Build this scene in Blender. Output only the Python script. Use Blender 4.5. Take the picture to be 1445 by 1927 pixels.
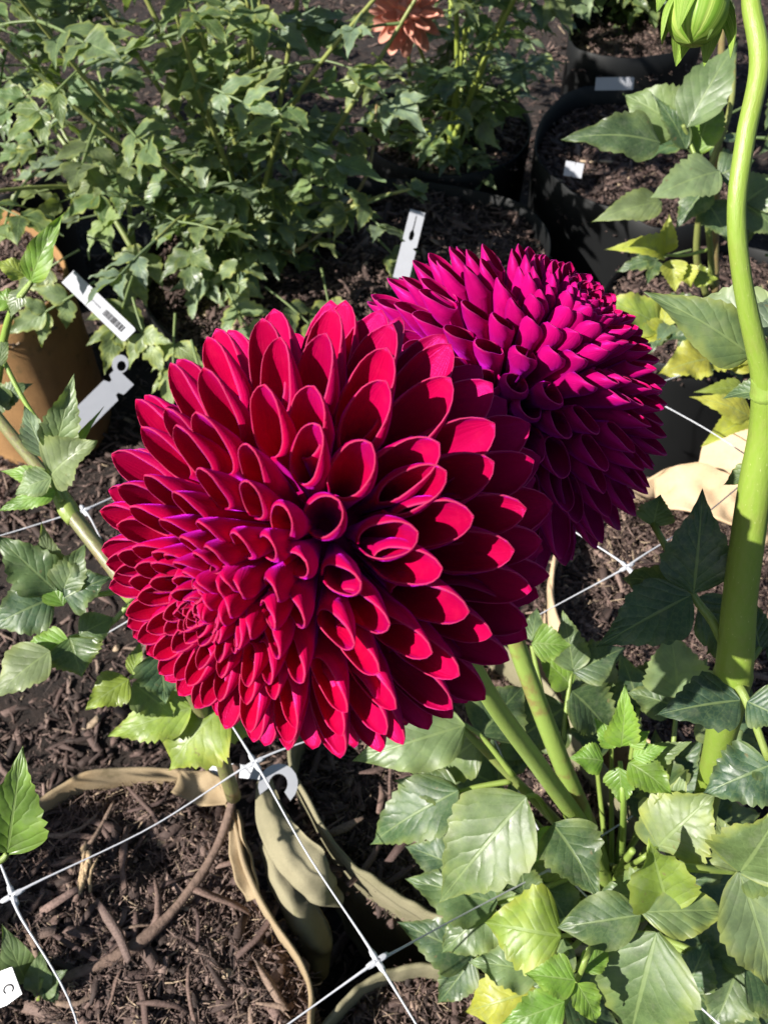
import bpy, math, random
import numpy as np
from mathutils import Vector, Matrix

for o in list(bpy.data.objects):
    bpy.data.objects.remove(o)
SC = bpy.context.scene
COL = SC.collection
rnd = random.Random(7)
nrg = np.random.default_rng(11)

# ------------------------------------------------------------------ camera
F = 1604.0                      # focal length in photograph pixels (1445 x 1927)
PITCH = math.radians(50)
CAMP = np.array([0.0, 0.0, 0.66])
RIGHT = np.array([1.0, 0, 0])
UPC = np.array([0, math.sin(PITCH), math.cos(PITCH)])
FWD = np.array([0, math.cos(PITCH), -math.sin(PITCH)])
cd = bpy.data.cameras.new('camera'); cam = bpy.data.objects.new('camera', cd); COL.objects.link(cam)
cam.location = CAMP
cam.rotation_euler = (math.radians(90) - PITCH, 0, 0)
cd.sensor_fit = 'VERTICAL'; cd.sensor_height = 24
cd.lens = 24 * F / 1927
cd.clip_start = 0.01; cd.clip_end = 500
cd.dof.use_dof = True; cd.dof.focus_distance = 0.30
cd.dof.aperture_fstop = cd.lens / 1.1
SC.camera = cam

# ------------------------------------------------------------------ light
SUN = np.array([-0.70, -0.38, 0.605]); SUN /= np.linalg.norm(SUN)
sd = bpy.data.lights.new('sun', 'SUN'); sun = bpy.data.objects.new('sun', sd); COL.objects.link(sun)
sd.energy = 5.0; sd.angle = math.radians(0.5); sd.color = (1.0, 0.955, 0.88)
sun.rotation_euler = Vector(SUN).to_track_quat('Z', 'Y').to_euler()
W = bpy.data.worlds.new('World'); SC.world = W; W.use_nodes = True
wn = W.node_tree.nodes; wl = W.node_tree.links
sky = wn.new('ShaderNodeTexSky'); sky.sky_type = 'NISHITA'; sky.sun_disc = False
sky.sun_elevation = math.asin(SUN[2]); sky.sun_rotation = math.atan2(SUN[0], SUN[1])
wl.new(sky.outputs[0], wn['Background'].inputs[0]); wn['Background'].inputs[1].default_value = 0.05
SC.view_settings.view_transform = 'Standard'; SC.view_settings.look = 'None'
SC.view_settings.exposure = 1.08; SC.view_settings.gamma = 1
SC.view_settings.use_curve_mapping = False
SC.render.engine = 'CYCLES'
SC.cycles.max_bounces = 6; SC.cycles.diffuse_bounces = 3; SC.cycles.glossy_bounces = 2; SC.cycles.transmission_bounces = 3; SC.cycles.transparent_max_bounces = 4
SC.cycles.caustics_reflective = False; SC.cycles.caustics_refractive = False

# ------------------------------------------------------------------ helpers
def P(u, v, d):
    return CAMP + FWD * d + RIGHT * ((u - 722.5) / F * d) + UPC * ((963.5 - v) / F * d)
def PZ(u, v, z):
    r = FWD + RIGHT * ((u - 722.5) / F) + UPC * ((963.5 - v) / F)
    return CAMP + r * ((z - CAMP[2]) / r[2])
def nrm(a):
    a = np.asarray(a, float); n = np.linalg.norm(a)
    return a / n if n > 1e-12 else a
def camdir(p): return nrm(CAMP - np.asarray(p))

def mesh(name, V, Fc, uv=None, smooth=True, colors=None):
    me = bpy.data.meshes.new(name)
    V = np.asarray(V, float).reshape(-1, 3)
    if isinstance(Fc, np.ndarray):
        n, k = Fc.shape
        me.vertices.add(len(V)); me.vertices.foreach_set('co', V.ravel())
        me.loops.add(n * k); me.loops.foreach_set('vertex_index', Fc.ravel().astype(np.int32))
        me.polygons.add(n); me.polygons.foreach_set('loop_start', np.arange(0, n * k, k, dtype=np.int32))
        me.update(calc_edges=True)
    else:
        me.from_pydata(V.tolist(), [], Fc)
    li = np.empty(len(me.loops), np.int32); me.loops.foreach_get('vertex_index', li)
    if uv is not None:
        l = me.uv_layers.new(name='UVMap')
        l.data.foreach_set('uv', np.asarray(uv, np.float32)[li].ravel())
    if colors is not None:
        a = me.color_attributes.new('tint', 'FLOAT_COLOR', 'POINT')
        a.data.foreach_set('color', np.asarray(colors, np.float32).ravel())
    if smooth: me.polygons.foreach_set('use_smooth', np.ones(len(me.polygons), bool))
    me.update()
    return me
def link(name, me, mat=None, parent=None, col=None):
    o = bpy.data.objects.new(name, me); COL.objects.link(o)
    if me is not None and mat is not None and len(me.materials) == 0: me.materials.append(mat)
    if parent is not None: o.parent = parent
    if col is not None: o.color = col
    return o
def thing(name, label, cat, loc=(0, 0, 0), group=None):
    o = bpy.data.objects.new(name, None); COL.objects.link(o); o.empty_display_size = 0.01
    tag(o, label, cat, group)
    return o
def tag(o, label=None, cat=None, group=None, kind=None):
    if label: o['label'] = label
    if cat: o['category'] = cat
    if group: o['group'] = group
    if kind: o['kind'] = kind
    return o
def gridfaces(nr, nc, off=0, wrap=False, flip=False):
    i = np.arange(nr - 1)[:, None]; j = np.arange(nc if wrap else nc - 1)[None, :]
    j2 = (j + 1) % nc
    a = i * nc + j; b = i * nc + j2; c = (i + 1) * nc + j2; d = (i + 1) * nc + j
    f = np.stack([a, b, c, d] if not flip else [a, d, c, b], -1).reshape(-1, 4) + off
    return f
def catmull(pts, n):
    pts = np.asarray(pts, float)
    k = len(pts)
    if k == 2: return pts[0] + np.linspace(0, 1, n)[:, None] * (pts[1] - pts[0])
    e = np.vstack([2 * pts[0] - pts[1], pts, 2 * pts[-1] - pts[-2]])
    t = np.linspace(0, k - 1 - 1e-9, n); i = t.astype(int); f = (t - i)[:, None]
    p0, p1, p2, p3 = e[i], e[i + 1], e[i + 2], e[i + 3]
    return 0.5 * (2 * p1 + (p2 - p0) * f + (2 * p0 - 5 * p1 + 4 * p2 - p3) * f**2 + (3 * p1 - p0 - 3 * p2 + p3) * f**3)
def tube_arrays(pts, rad, n=24, k=8, flat=1.0, raw=False, off=0):
    """pts control points, rad control radii -> verts, quad faces, uv"""
    C = np.asarray(pts, float) if raw else catmull(pts, n)
    n = len(C)
    R = np.interp(np.linspace(0, 1, n), np.linspace(0, 1, len(rad)), rad)
    T = np.gradient(C, axis=0); T /= np.linalg.norm(T, axis=1)[:, None] + 1e-12
    ref = np.array([0.13, 0.2, 1.0]) if abs(T[0][2]) < 0.9 else np.array([1.0, 0.1, 0.2])
    N = nrm(np.cross(T[0], ref)); V = np.zeros((n, k, 3)); a = np.linspace(0, 2 * np.pi, k, endpoint=False)
    for i in range(n):
        N = nrm(N - T[i] * np.dot(N, T[i])); B = np.cross(T[i], N)
        V[i] = C[i] + R[i] * (np.cos(a)[:, None] * N + flat * np.sin(a)[:, None] * B)
    fc = gridfaces(n, k, off, wrap=True)
    L = np.concatenate([[0], np.cumsum(np.linalg.norm(np.diff(C, axis=0), axis=1))])
    uv = np.stack([np.tile(a / 6.283, n), np.repeat(L, k)], -1)
    return V.reshape(-1, 3), fc, uv
def tube(name, pts, rad, mat, parent, n=24, k=8, flat=1.0, col=None):
    V, fc, uv = tube_arrays(pts, rad, n, k, flat)
    # end caps
    c0 = V[:k].mean(0); c1 = V[-k:].mean(0); m = len(V)
    V = np.vstack([V, c0, c1]); uv = np.vstack([uv, [0, 0], [0, 0]])
    fl = fc.tolist() + [[m, (i + 1) % k, i] for i in range(k)] + [[m + 1, m - k + i, m - k + (i + 1) % k] for i in range(k)]
    return link(name, mesh(name, V, fl, uv), mat, parent, col)

def vnoise(x, y, seed=0):
    """cheap smooth noise"""
    r = np.random.default_rng(seed); s = 0
    for k in range(7):
        a, b, c, w = r.normal(size=4)
        s = s + np.sin(x * a * 1.6 + y * b * 1.6 + c * 9) * (0.5 + 0.2 * abs(w))
    return s / 3.2

# ------------------------------------------------------------------ materials
class NT:
    def __init__(s, name):
        s.m = bpy.data.materials.new(name); s.m.use_nodes = True
        s.n = s.m.node_tree.nodes; s.l = s.m.node_tree.links
        s.b = s.n['Principled BSDF']; s.out = s.n['Material Output']
    def add(s, t, **kw):
        n = s.n.new('ShaderNode' + t)
        for k, v in kw.items():
            if hasattr(n, k): setattr(n, k, v)
            else: n.inputs[k].default_value = v
        return n
    def con(s, a, b): s.l.new(a, b)
    def math(s, op, a, b=None, c=None):
        n = s.n.new('ShaderNodeMath'); n.operation = op
        for i, x in enumerate((a, b, c)):
            if x is None: continue
            if isinstance(x, (int, float)): n.inputs[i].default_value = x
            else: s.con(x, n.inputs[i])
        return n.outputs[0]
    def mix(s, f, a, b, blend='MIX'):
        n = s.n.new('ShaderNodeMix'); n.data_type = 'RGBA'; n.blend_type = blend
        for i, x in ((0, f), (6, a), (7, b)):
            if isinstance(x, (int, float)): n.inputs[i].default_value = x
            elif isinstance(x, tuple): n.inputs[i].default_value = x if len(x) == 4 else x + (1,)
            else: s.con(x, n.inputs[i])
        return n.outputs[2]
    def ramp(s, x, lo, hi, a=0.0, b=1.0):
        n = s.n.new('ShaderNodeMapRange'); n.interpolation_type = 'SMOOTHSTEP'
        s.con(x, n.inputs[0])
        for i, v in enumerate((lo, hi, a, b)): n.inputs[i + 1].default_value = v
        return n.outputs[0]
    def noise(s, scale, detail=4, coord=None, rough=0.6):
        n = s.n.new('ShaderNodeTexNoise'); n.inputs['Scale'].default_value = scale
        n.inputs['Detail'].default_value = detail; n.inputs['Roughness'].default_value = rough
        if coord is not None: s.con(coord, n.inputs['Vector'])
        return n
    def bump(s, h, strength=0.3, dist=0.001):
        n = s.n.new('ShaderNodeBump'); n.inputs['Strength'].default_value = strength
        n.inputs['Distance'].default_value = dist; s.con(h, n.inputs['Height']); return n.outputs[0]

def mat_petal(name, outer, inner, sheen, transl, tint=(1.0, 0.12, 0.95, 1), shtint=(0.75, 0.02, 0.85, 1)):
    t = NT(name)
    uv = t.add('UVMap'); sep = t.add('SeparateXYZ'); t.con(uv.outputs[0], sep.inputs[0])
    u, e = sep.outputs[0], sep.outputs[1]
    isin = t.math('GREATER_THAN', u, 1.5)
    oi = t.add('ObjectInfo')
    col = t.mix(isin, outer, inner)
    sc_ = t.add('SeparateColor'); t.con(oi.outputs['Color'], sc_.inputs[0])
    if name != 'peach_petal':      # outer petals are more purple
        col = t.mix(t.math('MULTIPLY', sc_.outputs[0], 0.75), col, (0.36, 0.0015, 0.125))
    # streaks running along the petal
    cmb = t.add('CombineXYZ'); t.con(t.math('MULTIPLY', u, 26.0), cmb.inputs[0]); t.con(t.math('MULTIPLY', oi.outputs['Random'], 31.0), cmb.inputs[1])
    st = t.noise(1.0, 2, cmb.outputs[0])
    col = t.mix(t.ramp(st.outputs[0], 0.3, 0.75, 0.0, 0.22), col, tuple(c * 0.45 for c in outer))
    geo = t.add('NewGeometry')
    nz = t.noise(260, 3, geo.outputs['Position'])
    col = t.mix(t.ramp(nz.outputs[0], 0.45, 0.8, 0, 0.18), col, (min(1, outer[0] * 1.3), outer[1] + .02, outer[2] * 1.6))
    hue = t.add('HueSaturation'); t.con(col, hue.inputs['Color'])
    t.con(t.ramp(oi.outputs['Random'], 0, 1, 0.82, 1.12), hue.inputs['Value'])
    col = hue.outputs[0]
    edge = t.ramp(e, 0.96, 1.0, 0, 0.18)
    col = t.mix(edge, col, (0.85, 0.22, 0.32))
    t.con(col, t.b.inputs['Base Color'])
    t.b.inputs['Roughness'].default_value = 0.42
    t.b.inputs['Specular IOR Level'].default_value = 0.5
    t.b.inputs['Specular Tint'].default_value = tint
    t.b.inputs['Sheen Weight'].default_value = sheen
    t.b.inputs['Sheen Tint'].default_value = shtint
    t.b.inputs['Sheen Roughness'].default_value = 0.35
    n2 = t.noise(1800, 2, geo.outputs['Position'])
    hh = t.math('ADD', t.math('MULTIPLY', st.outputs[0], 1.0), t.math('MULTIPLY', n2.outputs[0], 0.35))
    bp = t.bump(hh, 0.35, 0.0006); t.con(bp, t.b.inputs['Normal'])
    tr = t.add('BsdfTranslucent'); tr.inputs[0].default_value = transl + (1,)
    ms = t.add('MixShader'); ms.inputs[0].default_value = 0.30
    t.con(t.b.outputs[0], ms.inputs[1]); t.con(tr.outputs[0], ms.inputs[2]); t.con(ms.outputs[0], t.out.inputs[0])
    return t.m

def mat_leaf():
    """colour from the object's own colour; its alpha says how yellow the margin is"""
    t = NT('leaf')
    uv = t.add('UVMap'); sep = t.add('SeparateXYZ'); t.con(uv.outputs[0], sep.inputs[0])
    x, y = sep.outputs[0], sep.outputs[1]
    ax = t.math('ABSOLUTE', x)
    oi = t.add('ObjectInfo'); geo = t.add('NewGeometry')
    base = oi.outputs['Color']
    nz = t.noise(55, 3, geo.outputs['Position'])
    nf = t.noise(420, 2, geo.outputs['Position'])
    wob = t.math('MULTIPLY', t.math('SUBTRACT', nz.outputs[0], 0.5), 0.6)
    # lateral veins sweeping forward from the midrib
    q = t.math('ADD', t.math('SUBTRACT', t.math('MULTIPLY', y, 7.0), t.math('MULTIPLY', t.math('POWER', ax, 0.85), 2.3)), wob)
    fr = t.math('ABSOLUTE', t.math('SUBTRACT', t.math('FRACT', q), 0.5))       # 0.5 at vein
    lat = t.ramp(fr, 0.465, 0.5, 0, 1)
    vwid = t.ramp(ax, 0.0, 0.95, 1, 0.25)
    lat = t.math('MULTIPLY', lat, vwid)
    mid = t.ramp(ax, 0.025, 0.06, 1, 0)
    vor = t.add('TexVoronoi', feature='DISTANCE_TO_EDGE'); vor.inputs['Scale'].default_value = 330
    t.con(geo.outputs['Position'], vor.inputs['Vector'])
    net = t.ramp(vor.outputs['Distance'], 0.0, 0.12, 0.35, 0)
    vein = t.math('MAXIMUM', t.math('MULTIPLY', lat, 0.6), t.math('MAXIMUM', mid, t.math('MULTIPLY', net, 0.6)))
    hs = t.add('HueSaturation'); t.con(base, hs.inputs['Color'])
    t.con(t.ramp(nz.outputs[0], 0.25, 0.75, 0.72, 1.3), hs.inputs['Value'])
    col = hs.outputs[0]
    col = t.mix(t.ramp(nf.outputs[0], 0.5, 0.75, 0, 0.25), col, (0.16, 0.22, 0.09))
    # yellowing margin and blotches
    yb = t.math('MULTIPLY', t.math('ADD', t.ramp(t.math('ADD', ax, wob), 0.55, 1.05, 0, 1), t.ramp(nz.outputs[0], 0.5, 0.7, 0, 0.5)), oi.outputs['Alpha'])
    yb = t.math('MINIMUM', yb, 1.0)
    col = t.mix(yb, col, (0.36, 0.38, 0.06))
    brown = t.math('MULTIPLY', t.ramp(t.math('ADD', ax, wob), 1.0, 1.1, 0, 0.8), oi.outputs['Alpha'])
    col = t.mix(brown, col, (0.22, 0.12, 0.05))
    n4 = t.noise(130, 2, geo.outputs['Position'])
    col = t.mix(t.ramp(n4.outputs[0], 0.70, 0.76, 0, 0.65), col, (0.17, 0.13, 0.06))
    dust = t.ramp(n4.outputs[0], 0.50, 0.30, 0, 0.22)
    col = t.mix(dust, col, (0.20, 0.22, 0.15))
    col = t.mix(t.math('MULTIPLY', vein, 0.45), col, (0.26, 0.34, 0.13))
    colb = t.mix(0.45, col, (0.19, 0.25, 0.13))
    col = t.mix(geo.outputs['Backfacing'], col, colb)
    t.con(col, t.b.inputs['Base Color'])
    rr = t.ramp(nz.outputs[0], 0.3, 0.7, 0.36, 0.55); t.con(rr, t.b.inputs['Roughness'])
    t.b.inputs['Specular IOR Level'].default_value = 0.55
    pil = t.math('POWER', t.math('MULTIPLY', fr, 2.0), 3.0)
    h = t.math('SUBTRACT', t.math('MULTIPLY', nf.outputs[0], 0.25), t.math('MULTIPLY', t.math('MAXIMUM', t.math('MULTIPLY', pil, 0.8), mid), 1.0))
    t.con(t.bump(h, 0.35, 0.0008), t.b.inputs['Normal'])
    tr = t.add('BsdfTranslucent')
    tc = t.mix(1.0, col, (1.5, 1.6, 0.6), 'MULTIPLY'); t.con(tc, tr.inputs[0])
    ms = t.add('MixShader'); ms.inputs[0].default_value = 0.32
    t.con(t.b.outputs[0], ms.inputs[1]); t.con(tr.outputs[0], ms.inputs[2]); t.con(ms.outputs[0], t.out.inputs[0])
    return t.m

def mat_stem():
    t = NT('stem'); oi = t.add('ObjectInfo'); geo = t.add('NewGeometry')
    uv = t.add('UVMap'); mp = t.add('Mapping'); mp.inputs['Scale'].default_value = (7, 60, 1)
    t.con(uv.outputs[0], mp.inputs[0]); fib = t.noise(3, 4, mp.outputs[0])
    mp2 = t.add('Mapping'); mp2.inputs['Scale'].default_value = (24, 260, 1)
    t.con(uv.outputs[0], mp2.inputs[0]); sp = t.noise(1.6, 2, mp2.outputs[0])
    nz = t.noise(70, 4, geo.outputs['Position'])
    col = t.mix(t.ramp(fib.outputs[0], 0.3, 0.75, 0, 0.5), oi.outputs['Color'], (0.24, 0.30, 0.07))
    col = t.mix(t.ramp(sp.outputs[0], 0.66, 0.72, 0, 0.55), col, (0.45, 0.5, 0.2))
    br = t.math('MULTIPLY', t.ramp(nz.outputs[0], 0.5, 0.68, 0, 0.9), oi.outputs['Alpha'])
    col = t.mix(br, col, (0.20, 0.10, 0.05))
    t.con(col, t.b.inputs['Base Color']); t.b.inputs['Roughness'].default_value = 0.42
    t.con(t.bump(fib.outputs[0], 0.4, 0.0006), t.b.inputs['Normal'])
    return t.m

def mat_fabric(name, c1, c2, c3, fuzz=0.4):
    t = NT(name); geo = t.add('NewGeometry')
    n1 = t.noise(14, 5, geo.outputs['Position']); n2 = t.noise(1500, 2, geo.outputs['Position']); n3 = t.noise(45, 5, geo.outputs['Position'])
    col = t.mix(t.ramp(n1.outputs[0], 0.35, 0.65), c1, c2)
    col = t.mix(t.ramp(n3.outputs[0], 0.55, 0.75, 0, 0.7), col, c3)
    col = t.mix(t.ramp(n2.outputs[0], 0.4, 0.75, 0, 0.3), col, tuple(c * 0.5 for c in c1))
    t.con(col, t.b.inputs['Base Color']); t.b.inputs['Roughness'].default_value = 0.9
    t.b.inputs['Specular IOR Level'].default_value = 0.2
    h = t.math('ADD', n2.outputs[0], t.math('MULTIPLY', n3.outputs[0], 2.0))
    t.con(t.bump(h, 0.5, 0.001), t.b.inputs['Normal'])
    return t.m

def mat_soil():
    t = NT('soil'); geo = t.add('NewGeometry')
    n1 = t.noise(60, 8, geo.outputs['Position'], 0.75); n2 = t.noise(9, 3, geo.outputs['Position'])
    col = t.mix(t.ramp(n1.outputs[0], 0.35, 0.7), (0.008, 0.005, 0.004), (0.035, 0.022, 0.017))
    col = t.mix(t.ramp(n2.outputs[0], 0.5, 0.7, 0, 0.4), col, (0.03, 0.02, 0.016))
    t.con(col, t.b.inputs['Base Color']); t.b.inputs['Roughness'].default_value = 0.95
    t.con(t.bump(n1.outputs[0], 1.0, 0.006), t.b.inputs['Normal'])
    return t.m

def mat_wood():
    t = NT('mulch_wood'); geo = t.add('NewGeometry')
    at = t.add('VertexColor'); at.layer_name = 'tint'
    n1 = t.noise(700, 3, geo.outputs['Position'])
    col = t.mix(t.ramp(n1.outputs[0], 0.35, 0.7, 0, 0.55), at.outputs[0], (0.03, 0.017, 0.013))
    t.con(col, t.b.inputs['Base Color']); t.b.inputs['Roughness'].default_value = 0.8
    t.con(t.bump(n1.outputs[0], 0.6, 0.001), t.b.inputs['Normal'])
    return t.m

def mat_plain(name, c, rough=0.5, spec=0.5, trans=0.0, nscale=90, namp=0.25, bump=0.1):
    t = NT(name); geo = t.add('NewGeometry'); n1 = t.noise(nscale, 5, geo.outputs['Position'])
    col = t.mix(t.ramp(n1.outputs[0], 0.35, 0.75, 0, namp), c, tuple(x * 0.5 for x in c))
    t.con(col, t.b.inputs['Base Color']); t.b.inputs['Roughness'].default_value = rough
    t.b.inputs['Specular IOR Level'].default_value = spec
    t.con(t.bump(n1.outputs[0], bump, 0.002), t.b.inputs['Normal'])
    if trans > 0:
        tr = t.add('BsdfTranslucent'); t.con(col, tr.inputs[0]); ms = t.add('MixShader'); ms.inputs[0].default_value = trans
        t.con(t.b.outputs[0], ms.inputs[1]); t.con(tr.outputs[0], ms.inputs[2]); t.con(ms.outputs[0], t.out.inputs[0])
    return t.m

def mat_bract():
    t = NT('bract'); uv = t.add('UVMap'); sep = t.add('SeparateXYZ'); t.con(uv.outputs[0], sep.inputs[0])
    geo = t.add('NewGeometry')
    cmb = t.add('CombineXYZ'); t.con(t.math('MULTIPLY', sep.outputs[0], 9.0), cmb.inputs[0])
    st = t.noise(1.0, 3, cmb.outputs[0])
    col = t.mix(t.ramp(st.outputs[0], 0.4, 0.62), (0.17, 0.33, 0.03), (0.42, 0.55, 0.12))
    t.con(col, t.b.inputs['Base Color']); t.b.inputs['Roughness'].default_value = 0.45
    t.con(t.bump(st.outputs[0], 0.7, 0.001), t.b.inputs['Normal'])
    tr = t.add('BsdfTranslucent'); t.con(col, tr.inputs[0]); ms = t.add('MixShader'); ms.inputs[0].default_value = 0.3
    t.con(t.b.outputs[0], ms.inputs[1]); t.con(tr.outputs[0], ms.inputs[2]); t.con(ms.outputs[0], t.out.inputs[0])
    return t.m

M = dict(
    red=mat_petal('crimson_petal', (0.60, 0.0015, 0.060), (0.54, 0.001, 0.026), 0.8, (0.52, 0.0015, 0.095)),
    magenta=mat_petal('magenta_petal', (0.66, 0.004, 0.185), (0.55, 0.001, 0.06), 0.7, (0.5, 0.0015, 0.11)),
    peach=mat_petal('peach_petal', (0.86, 0.42, 0.31), (0.88, 0.46, 0.34), 0.1, (0.88, 0.45, 0.30), (1, 1, 1, 1), (1, .8, .7, 1)),
    leaf=mat_leaf(), stem=mat_stem(), soil=mat_soil(), wood=mat_wood(), bract=mat_bract(),
    tan=mat_fabric('tan_felt', (0.24, 0.17, 0.095), (0.31, 0.24, 0.15), (0.12, 0.10, 0.05)),
    olive=mat_fabric('olive_felt', (0.18, 0.165, 0.10), (0.25, 0.225, 0.145), (0.10, 0.105, 0.035)),  # olive darkened to hold the foliage shade on the flaps
    cream=mat_fabric('cream_felt', (0.46, 0.33, 0.20), (0.54, 0.40, 0.27), (0.36, 0.23, 0.13)),
    clay=mat_fabric('clay_felt', (0.34, 0.19, 0.08), (0.25, 0.14, 0.06), (0.10, 0.09, 0.04)),
    black=mat_plain('black_plastic', (0.006, 0.0065, 0.007), 0.55, 0.3, nscale=20),
    white=mat_plain('white_plastic', (0.46, 0.47, 0.51), 0.35, 0.5, 0.15, nscale=60, namp=0.12),
    net=mat_plain('net_plastic', (0.58, 0.59, 0.63), 0.4, 0.5, 0.2, nscale=300, namp=0.2),
    ink=mat_plain('ink', (0.03, 0.03, 0.035), 0.6, 0.3),
    stick=mat_plain('dry_stick', (0.17, 0.115, 0.09), 0.85, 0.25, nscale=260, namp=0.8, bump=0.8),
    dryleaf=mat_plain('dry_leaf', (0.40, 0.27, 0.15), 0.8, 0.3, 0.2, nscale=120, namp=0.6, bump=0.5),
)

# ------------------------------------------------------------------ setting: ground, soil, bags
GZ = -0.24
def ground_sheet():
    n = 120
    x = np.concatenate([[-150, -30, -8], np.linspace(-2.2, 2.2, n), [8, 30, 150]])
    y = np.concatenate([[-150, -30, -8], np.linspace(-0.8, 3.6, n), [8, 30, 150]])
    X, Y = np.meshgrid(x, y)
    Z = GZ + 0.012 * vnoise(X * 14, Y * 14, 3) * (np.abs(X) < 3) * (np.abs(Y) < 4)
    V = np.stack([X, Y, Z], -1).reshape(-1, 3)
    o = link('ground', mesh('ground', V, gridfaces(len(y), len(x))), M['soil']); tag(o, kind='structure')
ground_sheet()

def inside(poly, x, y):
    r = np.zeros(np.shape(x), bool); n = len(poly); j = n - 1
    for i in range(n):
        xi, yi = poly[i]; xj, yj = poly[j]
        c = ((yi > y) != (yj > y)) & (x < (xj - xi) * (y - yi) / (yj - yi + 1e-12) + xi)
        r ^= c; j = i
    return r
def loop_curve(pts, n=140):
    p = np.asarray(pts, float); k = len(p)
    e = np.vstack([p[-1], p, p[0], p[1]])
    t = np.linspace(0, k, n, endpoint=False); i = t.astype(int); f = (t - i)[:, None]
    p0, p1, p2, p3 = e[i], e[i + 1], e[i + 2], e[i + 3]
    return 0.5 * (2 * p1 + (p2 - p0) * f + (2 * p0 - 5 * p1 + 4 * p2 - p3) * f**2 + (3 * p1 - p0 - 3 * p2 + p3) * f**3)

SOILS = []       # (poly xy, level, seed, density)
def soil_h(level, seed, x, y):
    return level + 0.010 * vnoise(x * 22, y * 22, seed) + 0.004 * vnoise(x * 90, y * 90, seed + 1)
def bag(name, label, cat, loop_xy, rim, level, mat, seed, dens, wob=0.010, thick=0.004, group=None, flare=0.0, rimwave=0.012, soil=True):
    """a closed sack or pot: wall with thickness from the ground up to a wavy rim, soil sheet inside"""
    r = np.random.default_rng(seed)
    C = loop_curve(loop_xy, 160); c = C.mean(0); n = len(C)
    rows = 9; zs = np.linspace(1, 0, rows)
    a = np.linspace(0, 2 * np.pi, n, endpoint=False)
    def wave(k): return sum(np.sin(a * m + r.uniform(0, 6)) / (m ** 0.6) for m in (5, 8, 13, 21)) * k
    w0 = wave(1.0); w1 = wave(1.0); zr = rim + rimwave * wave(0.5)
    D = C - c; L = np.linalg.norm(D, axis=1)[:, None]; U = D / L
    outer = []; inner = []
    for i, z in enumerate(zs):
        f = 1 - z
        off = (wob * (w0 * z + w1 * f) * (0.25 + 0.75 * f))[:, None] * 0.5
        sh = 1 - 0.06 * f * (1 - flare)
        Q = c + D * sh + U * off
        zz = GZ + (zr - GZ) * z
        outer.append(np.column_stack([Q, zz])); inner.append(np.column_stack([Q - U * thick, zz]))
    O = np.array(outer); I = np.array(inner)[::-1]
    top = O[:1] * 0.5 + I[-1:] * 0.5; top[0, :, 2] += thick * 0.45
    V = np.concatenate([I, top, O]).reshape(-1, 3)
    root = thing(name, label, cat, group=group)
    w = link('wall', mesh(name, V, gridfaces(2 * rows + 1, n, wrap=True)), mat, root)
    if soil:
        poly = C * 1.0
        g = 0.009; x = np.arange(poly[:, 0].min(), poly[:, 0].max() + g, g); y = np.arange(poly[:, 1].min(), poly[:, 1].max() + g, g)
        X, Y = np.meshgrid(x, y); inn = inside(c + D * 0.995, X, Y)
        Z = soil_h(level, seed, X, Y)
        idx = -np.ones(X.shape, int); idx[inn] = np.arange(inn.sum())
        V = np.stack([X[inn], Y[inn], Z[inn]], -1)
        q = np.stack([idx[:-1, :-1], idx[:-1, 1:], idx[1:, 1:], idx[1:, :-1]], -1).reshape(-1, 4)
        q = q[(q >= 0).all(1)]
        s = link('soil', mesh('soil', V, q), M['soil'], root)
        SOILS.append((c + D * 0.97, level, seed, dens))
    return root
def pxloop(pts, z=0.03): return [PZ(u, v, z)[:2] for u, v in pts]

bagL = bag('grow_bag', 'tan felt grow bag of brown mulch with a dry stick across it', 'grow bag',
    pxloop([(45, 1520), (150, 1462), (290, 1440), (400, 1462), (440, 1530), (470, 1640), (520, 1730), (575, 1820), (590, 1900), (560, 2020),
            (380, 2200), (100, 2250), (-180, 2100), (-220, 1850), (-80, 1620)], 0.03), 0.030, 0.0, M['tan'], 21, 3.2, wob=0.006)
bagM = bag('grow_bag', 'olive felt grow bag with a curling rim below the crimson dahlia', 'grow bag',
    pxloop([(545, 1400), (590, 1540), (660, 1630), (740, 1690), (830, 1735), (1000, 1790), (1200, 1760), (1230, 1600), (1120, 1420),
            (1000, 1260), (850, 1170), (650, 1230)], 0.03), 0.034, -0.015, M['olive'], 22, 2.4, wob=0.008)
bagB = bag('grow_bag', 'olive felt grow bag under the leafy dahlia shoots, beneath the white net knot', 'grow bag',
    pxloop([(585, 1990), (640, 1885), (700, 1832), (770, 1812), (850, 1815), (960, 1850), (1100, 1920), (1180, 2040), (1000, 2300), (700, 2250)], 0.02),
    0.016, -0.02, M['olive'], 23, 2.2, wob=0.006, rimwave=0.006)
bagR = bag('grow_bag', 'pale cream felt grow bag of mulch behind the thick green stem', 'grow bag',
    pxloop([(1200, 900), (1320, 890), (1445, 930), (1600, 1030), (1620, 1280), (1420, 1440), (1250, 1430), (1120, 1310), (1045, 1180), (1040, 1050), (1110, 940)], 0.03),
    0.035, -0.005, M['cream'], 24, 2.2, wob=0.012, rimwave=0.02)
bagT = bag('grow_bag', 'orange brown felt grow bag standing in the shade beside plant tags', 'grow bag',
    pxloop([(118, 480), (112, 545), (40, 605), (-70, 610), (-190, 560), (-200, 460), (-110, 400), (30, 400)], 0.02), 0.02, -0.012, M['clay'], 25, 1.6, wob=0.005, rimwave=0.008)
bagA = bag('plant_pot', 'wide black plastic pot holding the dense dahlia bush', 'plant pot',
    pxloop([(1035, 440), (1000, 540), (850, 640), (600, 690), (360, 650), (260, 540), (300, 430), (480, 350), (750, 330), (960, 370)], 0.0), -0.005, -0.03, M['black'], 26, 1.5, wob=0.004, rimwave=0.006, thick=0.003)
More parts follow.
